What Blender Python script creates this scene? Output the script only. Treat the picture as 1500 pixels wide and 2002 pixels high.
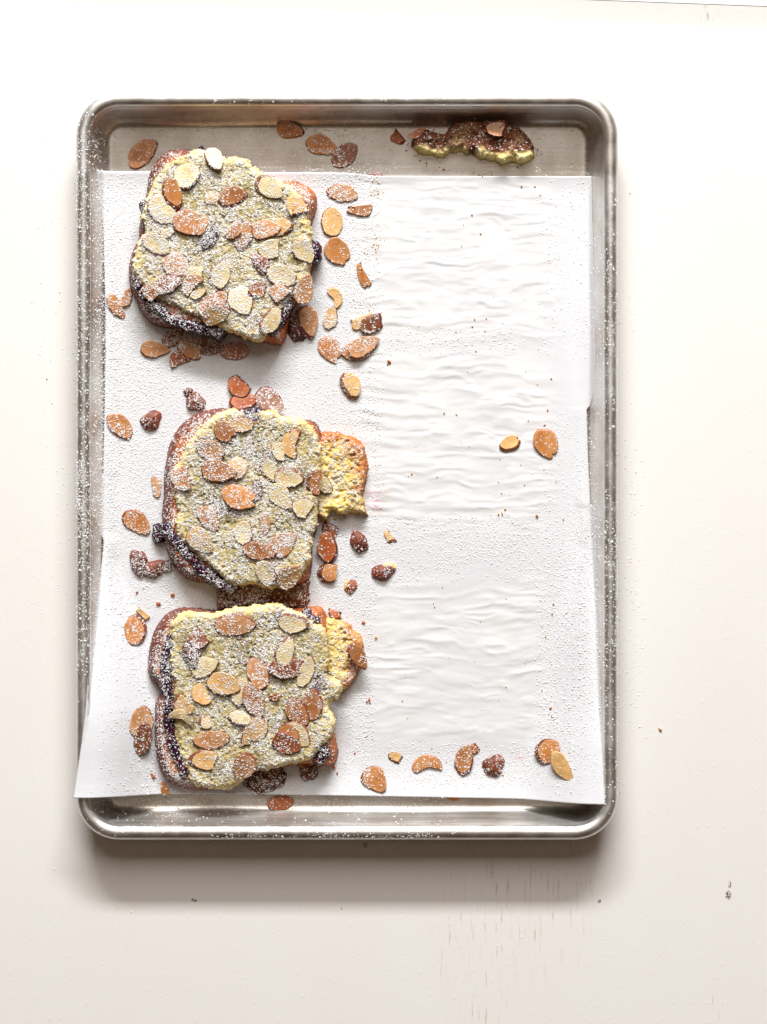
import bpy, math, random
import numpy as np
from mathutils import Vector, Matrix
from mathutils.bvhtree import BVHTree

for o in list(bpy.data.objects): bpy.data.objects.remove(o, do_unlink=True)
SC = bpy.context.scene
COL = SC.collection
random.seed(7); RNG = np.random.default_rng(11)

# ------------------------------------------------------------------ camera, world, lamps, exposure
H = 1.60                 # camera height over the table, metres
S = 0.000318             # metres per photograph pixel on the table plane
CX, CY = 750.0, 1001.0
cam = bpy.data.cameras.new('camera'); camo = bpy.data.objects.new('camera', cam); COL.objects.link(camo)
camo.location = (0, 0, H); camo.rotation_euler = (0, 0, 0)
cam.sensor_fit = 'VERTICAL'; cam.sensor_height = 36.0; cam.lens = 36.0*H/(2002*S)
cam.clip_start = 0.05; cam.clip_end = 20
SC.camera = camo
world = bpy.data.worlds.new('World'); SC.world = world; world.use_nodes = True
bg = world.node_tree.nodes['Background']
bg.inputs['Color'].default_value = (1.0, 0.55, 0.25, 1); bg.inputs['Strength'].default_value = 0.045

def area(name, loc, target, sx, sy, power, color):
    l = bpy.data.lights.new(name, 'AREA'); l.shape = 'RECTANGLE'; l.size = sx; l.size_y = sy
    l.energy = power; l.color = color
    o = bpy.data.objects.new(name, l); COL.objects.link(o); o.location = loc
    o.rotation_euler = (Vector(target)-Vector(loc)).to_track_quat('-Z', 'Y').to_euler()
    return o
area('window_light', (0.05, 3.0, 1.66), (0, 0, 0), 2.1, 0.30, 165, (0.97, 0.985, 1.0))
area('window_upper_light', (0.05, 2.55, 2.75), (0, 0, 0), 2.1, 1.9, 66, (1.0, 0.965, 0.92))
area('overhead_fill', (0, 0.3, 2.6), (0, 0, 0), 1.0, 1.0, 2.6, (1.0, 0.85, 0.70))  # added overhead fill, kept compact to brighten the bare metal
SC.view_settings.view_transform = 'Standard'; SC.view_settings.look = 'None'
SC.view_settings.exposure = 0.16; SC.view_settings.gamma = 1.0
SC.view_settings.use_curve_mapping = False
SC.render.resolution_x = 767; SC.render.resolution_y = 1024

# ------------------------------------------------------------------ helpers
def W(px, py, z=0.0):
    k = S*(H-z)/H
    return ((px-CX)*k, -(py-CY)*k)
def PX(x, y, z=0.0):
    k = S*(H-z)/H
    return (x/k+CX, CY-y/k)
def lin(c):
    c = np.asarray(c, float)/255.0
    return np.where(c <= 0.04045, c/12.92, ((c+0.055)/1.055)**2.4)
def mix(a, b, t):
    t = np.asarray(t)[..., None]
    return a*(1-t)+b*t
def sstep(a, b, x):
    t = np.clip((x-a)/(b-a), 0, 1); return t*t*(3-2*t)
def vnoise(x, y, seed=0):
    """2-D value noise, -1..1"""
    xi = np.floor(x).astype(np.int64); yi = np.floor(y).astype(np.int64)
    fx = x-xi; fy = y-yi
    fx = fx*fx*fx*(fx*(fx*6-15)+10); fy = fy*fy*fy*(fy*(fy*6-15)+10)
    def h(i, j):
        n = (i*374761393 + j*668265263 + seed*974711) & 0xffffffff
        n = ((n ^ (n >> 13))*1274126177) & 0xffffffff
        n = ((n ^ (n >> 16))*2246822519) & 0xffffffff
        return ((n ^ (n >> 15)) & 0xffff)/32767.5-1
    a = h(xi, yi); b = h(xi+1, yi); c = h(xi, yi+1); d = h(xi+1, yi+1)
    return (a*(1-fx)+b*fx)*(1-fy)+(c*(1-fx)+d*fx)*fy
def fbm(x, y, seed=0, oct=4, gain=0.5):
    s = 0; a = 1; n = 0
    for k in range(oct):
        s = s+a*vnoise(x*2**k+17.3*k, y*2**k-9.1*k, seed+k); n += a; a *= gain
    return s/n
def catmull(pts, n=5):
    p = np.asarray(pts, float); m = len(p); out = []
    for i in range(m):
        a, b, c, d = p[i-1], p[i], p[(i+1) % m], p[(i+2) % m]
        for t in np.arange(n)/n:
            out.append(0.5*((2*b)+(c-a)*t+(2*a-5*b+4*c-d)*t*t+(3*b-a-3*c+d)*t**3))
    return np.array(out)
def sdf(X, Y, poly):
    """signed distance to closed polygon, positive inside"""
    shp = X.shape; x = X.ravel(); y = Y.ravel()
    d2 = np.full(x.shape, 1e9); ins = np.zeros(x.shape, bool)
    n = len(poly)
    for i in range(n):
        ax, ay = poly[i]; bx, by = poly[(i+1) % n]
        ex, ey = bx-ax, by-ay
        t = np.clip(((x-ax)*ex+(y-ay)*ey)/(ex*ex+ey*ey+1e-18), 0, 1)
        d2 = np.minimum(d2, (x-ax-t*ex)**2+(y-ay-t*ey)**2)
        if ay != by:
            c = ((ay > y) != (by > y)) & (x < (bx-ax)*(y-ay)/(by-ay)+ax)
            ins ^= c
    return (np.sqrt(d2)*np.where(ins, 1, -1)).reshape(shp)

# collected geometry for the sugar ray casts
RV, RF, ROWN = [], [], []
RN = [0]
OWN = []      # owner: (object that receives the sugar, powder factor, offset)
def collect(V, F, owner):
    V = np.asarray(V, float); RV.append(V)
    o = RN[0]
    for f in F:
        RF.append(tuple(int(i)+o for i in f)); ROWN.append(owner)
    RN[0] += len(V)
def owner(obj, powder):
    OWN.append((obj, powder)); return len(OWN)-1

def mk(name, V, F, mat, parent=None, vcol=None, ccol=None, smooth=True, loc=None, fmat=None):
    """one mesh object from world-space vertices"""
    V = np.asarray(V, float)
    base = np.zeros(3)
    p = parent
    while p is not None:
        base = base+np.array(p.location); p = p.parent
    if loc is None: loc = (0, 0, 0) if parent is not None else tuple(V.mean(axis=0))
    me = bpy.data.meshes.new(name)
    me.from_pydata((V-base-np.array(loc)).tolist(), [], [tuple(map(int, f)) for f in F])
    for m in (mat if isinstance(mat, (list, tuple)) else [mat]): me.materials.append(m)
    if vcol is not None:
        a = me.color_attributes.new('Col', 'FLOAT_COLOR', 'POINT')
        a.data.foreach_set('color', np.c_[vcol, np.ones(len(V))].astype(np.float32).ravel())
    if ccol is not None:
        a = me.color_attributes.new('Col', 'FLOAT_COLOR', 'CORNER')
        a.data.foreach_set('color', np.c_[ccol, np.ones(len(ccol))].astype(np.float32).ravel())
    if fmat is not None: me.polygons.foreach_set('material_index', np.asarray(fmat, np.int32))
    me.polygons.foreach_set('use_smooth', [smooth]*len(me.polygons))
    me.update()
    o = bpy.data.objects.new(name, me); COL.objects.link(o); o.location = loc
    if parent is not None: o.parent = parent
    return o
def empty(name, loc):
    e = bpy.data.objects.new(name, None); COL.objects.link(e); e.location = loc; e.empty_display_size = 0.02
    return e
def tag(o, label, cat, group=None, kind=None):
    o['label'] = label; o['category'] = cat
    if group: o['group'] = group
    if kind: o['kind'] = kind
    return o

# ------------------------------------------------------------------ materials
def newmat(name):
    m = bpy.data.materials.new(name); m.use_nodes = True
    nt = m.node_tree; b = nt.nodes['Principled BSDF']
    return m, nt, b
def N(nt, t, **kw):
    n = nt.nodes.new(t)
    for k, v in kw.items():
        if k in n.inputs: n.inputs[k].default_value = v
        else: setattr(n, k, v)
    return n
def organic(name, rough=0.6, var=0.25, vscale=900, bump=0.4, bscale=1500, dist=0.0006, sss=0.0, dust=0.0, spec=0.4):
    """vertex colour x fine noise, small bump, optional fine powder film"""
    m, nt, b = newmat(name); L = nt.links.new
    at = N(nt, 'ShaderNodeAttribute', attribute_name='Col')
    tc = N(nt, 'ShaderNodeTexCoord')
    nz = N(nt, 'ShaderNodeTexNoise', Scale=vscale, Detail=3.0); L(tc.outputs['Object'], nz.inputs['Vector'])
    mr = N(nt, 'ShaderNodeMapRange'); mr.inputs['From Min'].default_value = 0.3; mr.inputs['From Max'].default_value = 0.7
    mr.inputs['To Min'].default_value = 1-var; mr.inputs['To Max'].default_value = 1+var
    L(nz.outputs['Fac'], mr.inputs['Value'])
    mx = N(nt, 'ShaderNodeMix', data_type='RGBA', blend_type='MULTIPLY'); mx.inputs[0].default_value = 1
    L(at.outputs['Color'], mx.inputs[6]); L(mr.outputs['Result'], mx.inputs[7])
    out = mx.outputs[2]
    if dust > 0:
        n2 = N(nt, 'ShaderNodeTexNoise', Scale=2600.0, Detail=2.0); L(tc.outputs['Object'], n2.inputs['Vector'])
        r2 = N(nt, 'ShaderNodeMapRange'); r2.inputs['From Min'].default_value = 0.5; r2.inputs['From Max'].default_value = 0.66
        r2.inputs['To Max'].default_value = dust
        L(n2.outputs['Fac'], r2.inputs['Value'])
        m2 = N(nt, 'ShaderNodeMix', data_type='RGBA'); L(r2.outputs['Result'], m2.inputs[0]); L(out, m2.inputs[6])
        m2.inputs[7].default_value = (0.83, 0.82, 0.80, 1); out = m2.outputs[2]
    L(out, b.inputs['Base Color'])
    bn = N(nt, 'ShaderNodeTexNoise', Scale=bscale, Detail=4.0); L(tc.outputs['Object'], bn.inputs['Vector'])
    bp = N(nt, 'ShaderNodeBump', Strength=bump, Distance=dist); L(bn.outputs['Fac'], bp.inputs['Height'])
    L(bp.outputs['Normal'], b.inputs['Normal'])
    b.inputs['Roughness'].default_value = rough
    b.inputs['Specular IOR Level'].default_value = spec
    if sss > 0:
        b.inputs['Subsurface Weight'].default_value = sss
        b.inputs['Subsurface Radius'].default_value = (0.003, 0.0018, 0.0008)
        b.inputs['Subsurface Scale'].default_value = 1.0
    return m
M_flake = organic('toasted_almond', rough=0.30, var=0.16, vscale=420, bump=0.25, bscale=700, dist=0.0004, dust=0.10)
M_skin = organic('almond_skin', rough=0.5, var=0.35, vscale=900, bump=0.5, bscale=1200, dist=0.0005, dust=0.12)
M_top = organic('almond_cream_crumb', rough=0.75, var=0.22, vscale=1100, bump=0.8, bscale=1300, dist=0.0009, dust=0.25)
M_spill = organic('sponge_crumb', rough=0.75, var=0.2, vscale=1000, bump=0.8, bscale=1200, dist=0.0009, dust=0.05)
M_bread = organic('brioche_crust', rough=0.55, var=0.25, vscale=700, bump=0.5, bscale=1100, dist=0.0006, dust=0.10)
M_jam = organic('dark_berry_jam', rough=0.22, var=0.4, vscale=700, bump=0.6, bscale=500, dist=0.001)
M_crumb = organic('brown_crumb', rough=0.7, var=0.3, vscale=1200, bump=0.5)

def mat_sugar():
    m, nt, b = newmat('icing_sugar'); L = nt.links.new
    tc = N(nt, 'ShaderNodeTexCoord'); n = N(nt, 'ShaderNodeTexNoise', Scale=400.0); L(tc.outputs['Object'], n.inputs['Vector'])
    cr = N(nt, 'ShaderNodeValToRGB'); cr.color_ramp.elements[0].color = (0.92, 0.92, 0.915, 1); cr.color_ramp.elements[1].color = (0.96, 0.96, 0.957, 1)
    L(n.outputs['Fac'], cr.inputs['Fac']); L(cr.outputs[0], b.inputs['Base Color'])
    b.inputs['Roughness'].default_value = 0.8; b.inputs['Specular IOR Level'].default_value = 0.15
    t = N(nt, 'ShaderNodeBsdfTranslucent'); L(cr.outputs[0], t.inputs['Color'])
    mx = N(nt, 'ShaderNodeMixShader'); mx.inputs[0].default_value = 0.15
    L(b.outputs[0], mx.inputs[1]); L(t.outputs[0], mx.inputs[2]); L(mx.outputs[0], nt.nodes['Material Output'].inputs['Surface'])
    return m
M_sugar = mat_sugar()

def mat_alu(name, streak, rough, stain, base, metal):
    m, nt, b = newmat(name); L = nt.links.new
    tc = N(nt, 'ShaderNodeTexCoord')
    mp = N(nt, 'ShaderNodeMapping'); mp.inputs['Scale'].default_value = streak
    L(tc.outputs['Object'], mp.inputs['Vector'])
    n1 = N(nt, 'ShaderNodeTexNoise', Scale=1.0, Detail=5.0, Roughness=0.65); L(mp.outputs[0], n1.inputs['Vector'])
    n2 = N(nt, 'ShaderNodeTexNoise', Scale=26.0, Detail=6.0, Roughness=0.62); L(tc.outputs['Object'], n2.inputs['Vector'])
    r1 = N(nt, 'ShaderNodeMapRange'); r1.inputs['From Min'].default_value = 0.3; r1.inputs['From Max'].default_value = 0.7
    r1.inputs['To Min'].default_value = rough-0.08; r1.inputs['To Max'].default_value = rough+0.10
    L(n1.outputs['Fac'], r1.inputs['Value']); L(r1.outputs[0], b.inputs['Roughness'])
    cr = N(nt, 'ShaderNodeValToRGB'); e = cr.color_ramp.elements
    e[0].position = 0.36; e[0].color = base; e[1].position = 0.70; e[1].color = stain
    L(n2.outputs['Fac'], cr.inputs['Fac'])
    mr = N(nt, 'ShaderNodeMapRange'); mr.inputs['From Min'].default_value = 0.3; mr.inputs['From Max'].default_value = 0.7
    mr.inputs['To Min'].default_value = 0.86; mr.inputs['To Max'].default_value = 1.06
    L(n1.outputs['Fac'], mr.inputs['Value'])
    mx = N(nt, 'ShaderNodeMix', data_type='RGBA', blend_type='MULTIPLY'); mx.inputs[0].default_value = 1
    L(cr.outputs[0], mx.inputs[6]); L(mr.outputs[0], mx.inputs[7]); L(mx.outputs[2], b.inputs['Base Color'])
    # small dark nicks
    n3 = N(nt, 'ShaderNodeTexNoise', Scale=170.0, Detail=4.0, Roughness=0.7); L(tc.outputs['Object'], n3.inputs['Vector'])
    r3 = N(nt, 'ShaderNodeMapRange'); r3.inputs['From Min'].default_value = 0.73; r3.inputs['From Max'].default_value = 0.80
    L(n3.outputs['Fac'], r3.inputs['Value'])
    m3 = N(nt, 'ShaderNodeMix', data_type='RGBA'); L(r3.outputs[0], m3.inputs[0]); L(mx.outputs[2], m3.inputs[6])
    m3.inputs[7].default_value = (0.45, 0.36, 0.28, 1); L(m3.outputs[2], b.inputs['Base Color'])
    b.inputs['Metallic'].default_value = metal
    bp = N(nt, 'ShaderNodeBump', Strength=0.12, Distance=0.0004); L(n1.outputs['Fac'], bp.inputs['Height'])
    L(bp.outputs['Normal'], b.inputs['Normal'])
    return m
M_pan = mat_alu('brushed_aluminium', (16, 900, 300), 0.39, (0.54, 0.47, 0.39, 1), (0.82, 0.80, 0.78, 1), 0.86)
M_rim = mat_alu('worn_aluminium_rim', (90, 90, 90), 0.42, (0.66, 0.61, 0.54, 1), (0.88, 0.87, 0.86, 1), 0.94)

def mat_table():
    m, nt, b = newmat('painted_wood'); L = nt.links.new
    tc = N(nt, 'ShaderNodeTexCoord')
    def mapn(scale, nscale, detail=5, rough=0.6):
        mp = N(nt, 'ShaderNodeMapping'); mp.inputs['Scale'].default_value = scale
        L(tc.outputs['Object'], mp.inputs['Vector'])
        n = N(nt, 'ShaderNodeTexNoise', Scale=nscale, Detail=float(detail), Roughness=rough); L(mp.outputs[0], n.inputs['Vector']); return n
    def math_(op, a, bb):
        n = N(nt, 'ShaderNodeMath', operation=op)
        for i, v in enumerate((a, bb)):
            if isinstance(v, (int, float)): n.inputs[i].default_value = v
            else: L(v, n.inputs[i])
        return n.outputs[0]
    def rng(v, a, c, d=0.0, e=1.0):
        n = N(nt, 'ShaderNodeMapRange'); n.inputs['From Min'].default_value = a; n.inputs['From Max'].default_value = c
        n.inputs['To Min'].default_value = d; n.inputs['To Max'].default_value = e; L(v, n.inputs['Value']); return n.outputs[0]
    grain = mapn((1, 0.03, 1), 1400, 4)          # fine vertical grain
    soft = mapn((1, 0.4, 1), 9, 5)
    fibre = mapn((1, 0.06, 1), 620, 5, 0.75)      # worn streaks
    def blob(px, py, rx, ry):
        x, y = W(px, py)
        mp = N(nt, 'ShaderNodeMapping', vector_type='POINT')
        mp.inputs['Location'].default_value = (-x/(rx*S), -y/(ry*S), 0); mp.inputs['Scale'].default_value = (1/(rx*S), 1/(ry*S), 0)
        L(tc.outputs['Object'], mp.inputs['Vector'])
        ln = N(nt, 'ShaderNodeVectorMath', operation='LENGTH'); L(mp.outputs[0], ln.inputs[0])
        return rng(ln.outputs['Value'], 1.0, 0.0)
    mask = None
    for a in ((1010, 1770, 190, 190), (890, 1850, 60, 130), (945, 1960, 60, 90), (1395, 1965, 26, 60), (1385, 30, 30, 60), (1120, 1720, 70, 140)):
        v = blob(*a); mask = v if mask is None else math_('MAXIMUM', mask, v)
    worn = math_('MULTIPLY', mask, rng(fibre.outputs['Fac'], 0.575, 0.70))
    worn = math_('MINIMUM', math_('MULTIPLY', worn, 1.5), 0.75)
    base = N(nt, 'ShaderNodeMix', data_type='RGBA'); L(rng(soft.outputs['Fac'], 0.3, 0.7), base.inputs[0])
    base.inputs[6].default_value = (0.87, 0.832, 0.785, 1); base.inputs[7].default_value = (0.885, 0.855, 0.815, 1)
    c1 = N(nt, 'ShaderNodeMix', data_type='RGBA'); L(worn, c1.inputs[0]); L(base.outputs[2], c1.inputs[6]); c1.inputs[7].default_value = (0.48, 0.31, 0.20, 1)
    # chips and dark marks
    chip = None
    for a in ((1424, 1750, 7, 10), (1427, 1730, 3, 8), (380, 1760, 7, 4), (715, 1652, 5, 6), (668, 1776, 2.5, 2.5), (1290, 1427, 4, 4), (1232, 378, 2.5, 2.5), (92, 742, 2.5, 2.5), (1172, 1762, 4, 4)):
        v = rng(blob(*a), 0.0, 0.25); chip = v if chip is None else math_('MAXIMUM', chip, v)
    chn = mapn((1, 1, 1), 900, 3)
    chip = math_('MULTIPLY', chip, rng(chn.outputs['Fac'], 0.42, 0.55))
    c2 = N(nt, 'ShaderNodeMix', data_type='RGBA'); L(chip, c2.inputs[0]); L(c1.outputs[2], c2.inputs[6]); c2.inputs[7].default_value = (0.09, 0.06, 0.04, 1)
    # fine scattered specks
    sp = mapn((1, 1, 1), 420, 2, 0.5)
    spk = rng(sp.outputs['Fac'], 0.765, 0.80)
    c3 = N(nt, 'ShaderNodeMix', data_type='RGBA'); L(math_('MULTIPLY', spk, 0.5), c3.inputs[0]); L(c2.outputs[2], c3.inputs[6]); c3.inputs[7].default_value = (0.45, 0.33, 0.22, 1)
    L(c3.outputs[2], b.inputs['Base Color'])
    b.inputs['Roughness'].default_value = 0.5
    pim = mapn((1, 0.6, 1), 330, 3)
    hh = math_('ADD', math_('MULTIPLY', grain.outputs['Fac'], 0.5), math_('MULTIPLY', rng(pim.outputs['Fac'], 0.6, 0.75), 0.5))
    hh = math_('SUBTRACT', hh, math_('MULTIPLY', worn, 0.2))
    bp = N(nt, 'ShaderNodeBump', Strength=0.32, Distance=0.0005); L(hh, bp.inputs['Height'])
    L(bp.outputs['Normal'], b.inputs['Normal'])
    return m
M_table = mat_table()

def mat_paper():
    m, nt, b = newmat('parchment'); L = nt.links.new
    at = N(nt, 'ShaderNodeAttribute', attribute_name='Col')
    tc = N(nt, 'ShaderNodeTexCoord')
    L(at.outputs['Color'], b.inputs['Base Color'])
    b.inputs['Roughness'].default_value = 0.55; b.inputs['Specular IOR Level'].default_value = 0.35
    n = N(nt, 'ShaderNodeTexNoise', Scale=700.0, Detail=3.0); L(tc.outputs['Object'], n.inputs['Vector'])
    bp = N(nt, 'ShaderNodeBump', Strength=0.15, Distance=0.0003); L(n.outputs['Fac'], bp.inputs['Height'])
    L(bp.outputs['Normal'], b.inputs['Normal'])
    return m
M_paper = mat_paper()
def mat_white():
    m, nt, b = newmat('white_gloss_paint'); L = nt.links.new
    tc = N(nt, 'ShaderNodeTexCoord'); n = N(nt, 'ShaderNodeTexNoise', Scale=60.0, Detail=4.0); L(tc.outputs['Object'], n.inputs['Vector'])
    cr = N(nt, 'ShaderNodeValToRGB'); cr.color_ramp.elements[0].color = (0.86, 0.86, 0.86, 1); cr.color_ramp.elements[1].color = (0.9, 0.9, 0.9, 1)
    L(n.outputs['Fac'], cr.inputs['Fac']); L(cr.outputs[0], b.inputs['Base Color']); b.inputs['Roughness'].default_value = 0.4
    return m
M_white = mat_white()

# ------------------------------------------------------------------ table
def boxmesh(x0, x1, y0, y1, z0, z1, bev=0.002):
    # box with a chamfered top edge
    V = [(x0, y0, z0), (x1, y0, z0), (x1, y1, z0), (x0, y1, z0), (x0, y0, z1-bev), (x1, y0, z1-bev), (x1, y1, z1-bev), (x0, y1, z1-bev),
         (x0+bev, y0+bev, z1), (x1-bev, y0+bev, z1), (x1-bev, y1-bev, z1), (x0+bev, y1-bev, z1)]
    F = [(3, 2, 1, 0)]
    for a, b in ((0, 4), (4, 8)):
        for i in range(4): F.append((a+i, a+(i+1) % 4, b+(i+1) % 4, b+i))
    F.append((8, 9, 10, 11))
    return np.array(V), F
V, F = boxmesh(-0.7, 0.7, -0.75, 0.75, -0.035, 0.0)
table = mk('table_top', V, F, M_table, loc=(0, 0, 0), smooth=False); table['kind'] = 'structure'
own_table = owner('loose', 1.0); collect(V, F, own_table)
# round wooden plug let into the table
px_, py_ = W(1465, 100)
V = []; F = []; n = 40; prof = ((0.0080, 0.00003), (0.0078, 0.00010), (0.0075, 0.00003), (0.0072, 0.00010), (0.0, 0.00011))
for r, z in prof:
    for i in range(n): V.append((px_+r*math.cos(2*math.pi*i/n), py_+r*math.sin(2*math.pi*i/n), z))
for k in range(len(prof)-1):
    for i in range(n): F.append((k*n+i, k*n+(i+1) % n, (k+1)*n+(i+1) % n, (k+1)*n+i))
mk('wood_plug', V, F, M_table, parent=table, smooth=False)
# added ramp, tilted off the light for a dimmer band; white ledge beyond
lx, ly = W(1180, 0, 0.002); rot = -math.atan2(12, 320)
V = []; F = []; nx, ny = 60, 14
for b in range(ny):
    for a in range(nx):
        u_ = -0.6+1.2*a/(nx-1); t = b/(ny-1); v_ = -0.020*(1-t)-0.0003
        V.append((lx+u_*math.cos(rot)-v_*math.sin(rot), ly+u_*math.sin(rot)+v_*math.cos(rot), -0.00025+0.0016*t*t*(1.5-0.5*t)))
for b in range(ny-1):
    for a in range(nx-1): F.append((b*nx+a, b*nx+a+1, (b+1)*nx+a+1, (b+1)*nx+a))
mk('shade_ramp', V, F, M_table, parent=table)
V, F = boxmesh(-0.62, 0.62, 0.0, 0.22, 0.0003, 0.00145, 0.0001)
ledge = mk('white_ledge', V, F, M_white, loc=(0, 0, 0), smooth=False)
ledge.location = (lx, ly, 0); ledge.rotation_euler = (0, 0, rot)
tag(ledge, 'raised white painted ledge along the far edge of the table', 'ledge')

# ------------------------------------------------------------------ baking tray
zr = 0.022
x0, y1 = W(148, 179, zr); x1, y0 = W(1209, 1643, zr)
TX, TY = (x0+x1)/2, (y0+y1)/2; TW, TH = (x1-x0)/2, (y1-y0)/2; TR = 0.027
def rring(off, z, nc=14, nsx=24, nsy=32):
    """rounded rectangle ring, inset by off"""
    hw, hh, r = TW-off, TH-off, max(TR-off, 0.004)
    pts = []
    for (sx, sy, a0) in ((1, 1, 0), (-1, 1, 90), (-1, -1, 180), (1, -1, 270)):
        for k in range(nc+1):
            a = math.radians(a0+90*k/nc)
            pts.append((sx*(hw-r)+r*math.cos(a), sy*(hh-r)+r*math.sin(a)))
        m = nsx if a0 in (0, 180) else nsy
        nxt = {0: (-1, 1), 90: (-1, -1), 180: (1, -1), 270: (1, 1)}[a0]
        ae = math.radians(a0+90)
        p = pts[-1]; q = (nxt[0]*(hw-r)+r*math.cos(ae), nxt[1]*(hh-r)+r*math.sin(ae))
        for k in range(1, m): pts.append((p[0]+(q[0]-p[0])*k/m, p[1]+(q[1]-p[1])*k/m))
    return [(TX+x, TY+y, z) for x, y in pts]
def sweep(profile, cap_last=False, cap_first=False):
    V = []; F = []
    for o, z in profile: V += rring(o, z)
    n = len(V)//len(profile)
    for k in range(len(profile)-1):
        for i in range(n): F.append((k*n+i, k*n+(i+1) % n, (k+1)*n+(i+1) % n, (k+1)*n+i))
    if cap_last: F.append(tuple(range((len(profile)-1)*n, len(profile)*n)))
    if cap_first: F.append(tuple(reversed(range(n))))
    return np.array(V), F
FZ = 0.0016   # tray floor height
wall = [(8.6e-3, 20.6e-3), (9.3e-3, 19.5e-3), (10.2e-3, 17.5e-3), (12.0e-3, 12.5e-3), (13.6e-3, 8.2e-3)]
for k in range(1, 8):   # fillet to the floor
    a = math.radians(20+70*k/7); wall.append((13.6e-3+(math.sin(a)-math.sin(math.radians(20)))*0.0065*0+0.0066*(math.cos(math.radians(20))-math.cos(a))/1.0, FZ+0.0066*(1-math.sin(a))/(1-math.sin(math.radians(20)))))
outer = [(15.0e-3, 0.0004), (14.0e-3, 0.0015), (12.8e-3, 0.006), (9.0e-3, 17.0e-3), (8.0e-3, 19.5e-3)]
tray = empty('baking_tray', (TX, TY, 0))
tag(tray, 'worn aluminium rimmed baking tray on white painted table', 'baking tray')
V, F = sweep(outer+wall, cap_last=True, cap_first=True)
body = mk('pan_body', V, F, M_pan, parent=tray)
own_tray = owner('loose', 1.0); collect(V, F, own_tray)
rim = []
for k in range(19):     # rolled bead
    a = math.radians(-35+250*k/18); rim.append((4.75e-3-4.7e-3*math.cos(a)*-1, 20.3e-3+4.4e-3*math.sin(a)))
rim = [(4.75e-3+4.6e-3*math.cos(math.radians(-50+280*k/20)), 20.2e-3+4.5e-3*math.sin(math.radians(-50+280*k/20))) for k in range(21)]
V, F = sweep(rim)
rimo = mk('rolled_rim', V, F, M_rim, parent=tray)
collect(V, F, own_tray)
def tray_z(X, Y):
    """height of the tray's inner surface"""
    qx = np.abs(X-TX)-(TW-TR); qy = np.abs(Y-TY)-(TH-TR)
    d = TR-(np.hypot(np.maximum(qx, 0), np.maximum(qy, 0))+np.minimum(np.maximum(qx, qy), 0))   # inset from the rim
    po = np.array([0.0, 0.3e-3, 1.5e-3, 4.75e-3, 8.0e-3]+[p[0] for p in wall]); pz = np.array([20e-3, 21.5e-3, 23.5e-3, 24.7e-3, 23.5e-3]+[p[1] for p in wall])
    i = np.argsort(po)
    return np.interp(d, po[i], pz[i]), d

# ------------------------------------------------------------------ height map used to set things down
HX0, HY0, HS = -0.21, -0.24, 0.0004
HNX, HNY = int(0.40/HS), int(0.52/HS)
gx, gy = np.meshgrid(HX0+np.arange(HNX)*HS, HY0+np.arange(HNY)*HS)
HM, _ = tray_z(gx, gy); HM = np.where(_ < 0, 0.0, HM)
def hidx(x, y):
    return (np.clip(((y-HY0)/HS+0.5).astype(int), 0, HNY-1), np.clip(((x-HX0)/HS+0.5).astype(int), 0, HNX-1))
def hsplat(V):
    j, i = hidx(V[:, 0], V[:, 1])
    for dj in (0, 1):
        for di in (0, 1):
            np.maximum.at(HM, (np.clip(j+dj, 0, HNY-1), np.clip(i+di, 0, HNX-1)), V[:, 2])
def hget(x, y):
    j, i = hidx(np.asarray(x), np.asarray(y)); return HM[j, i]

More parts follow.
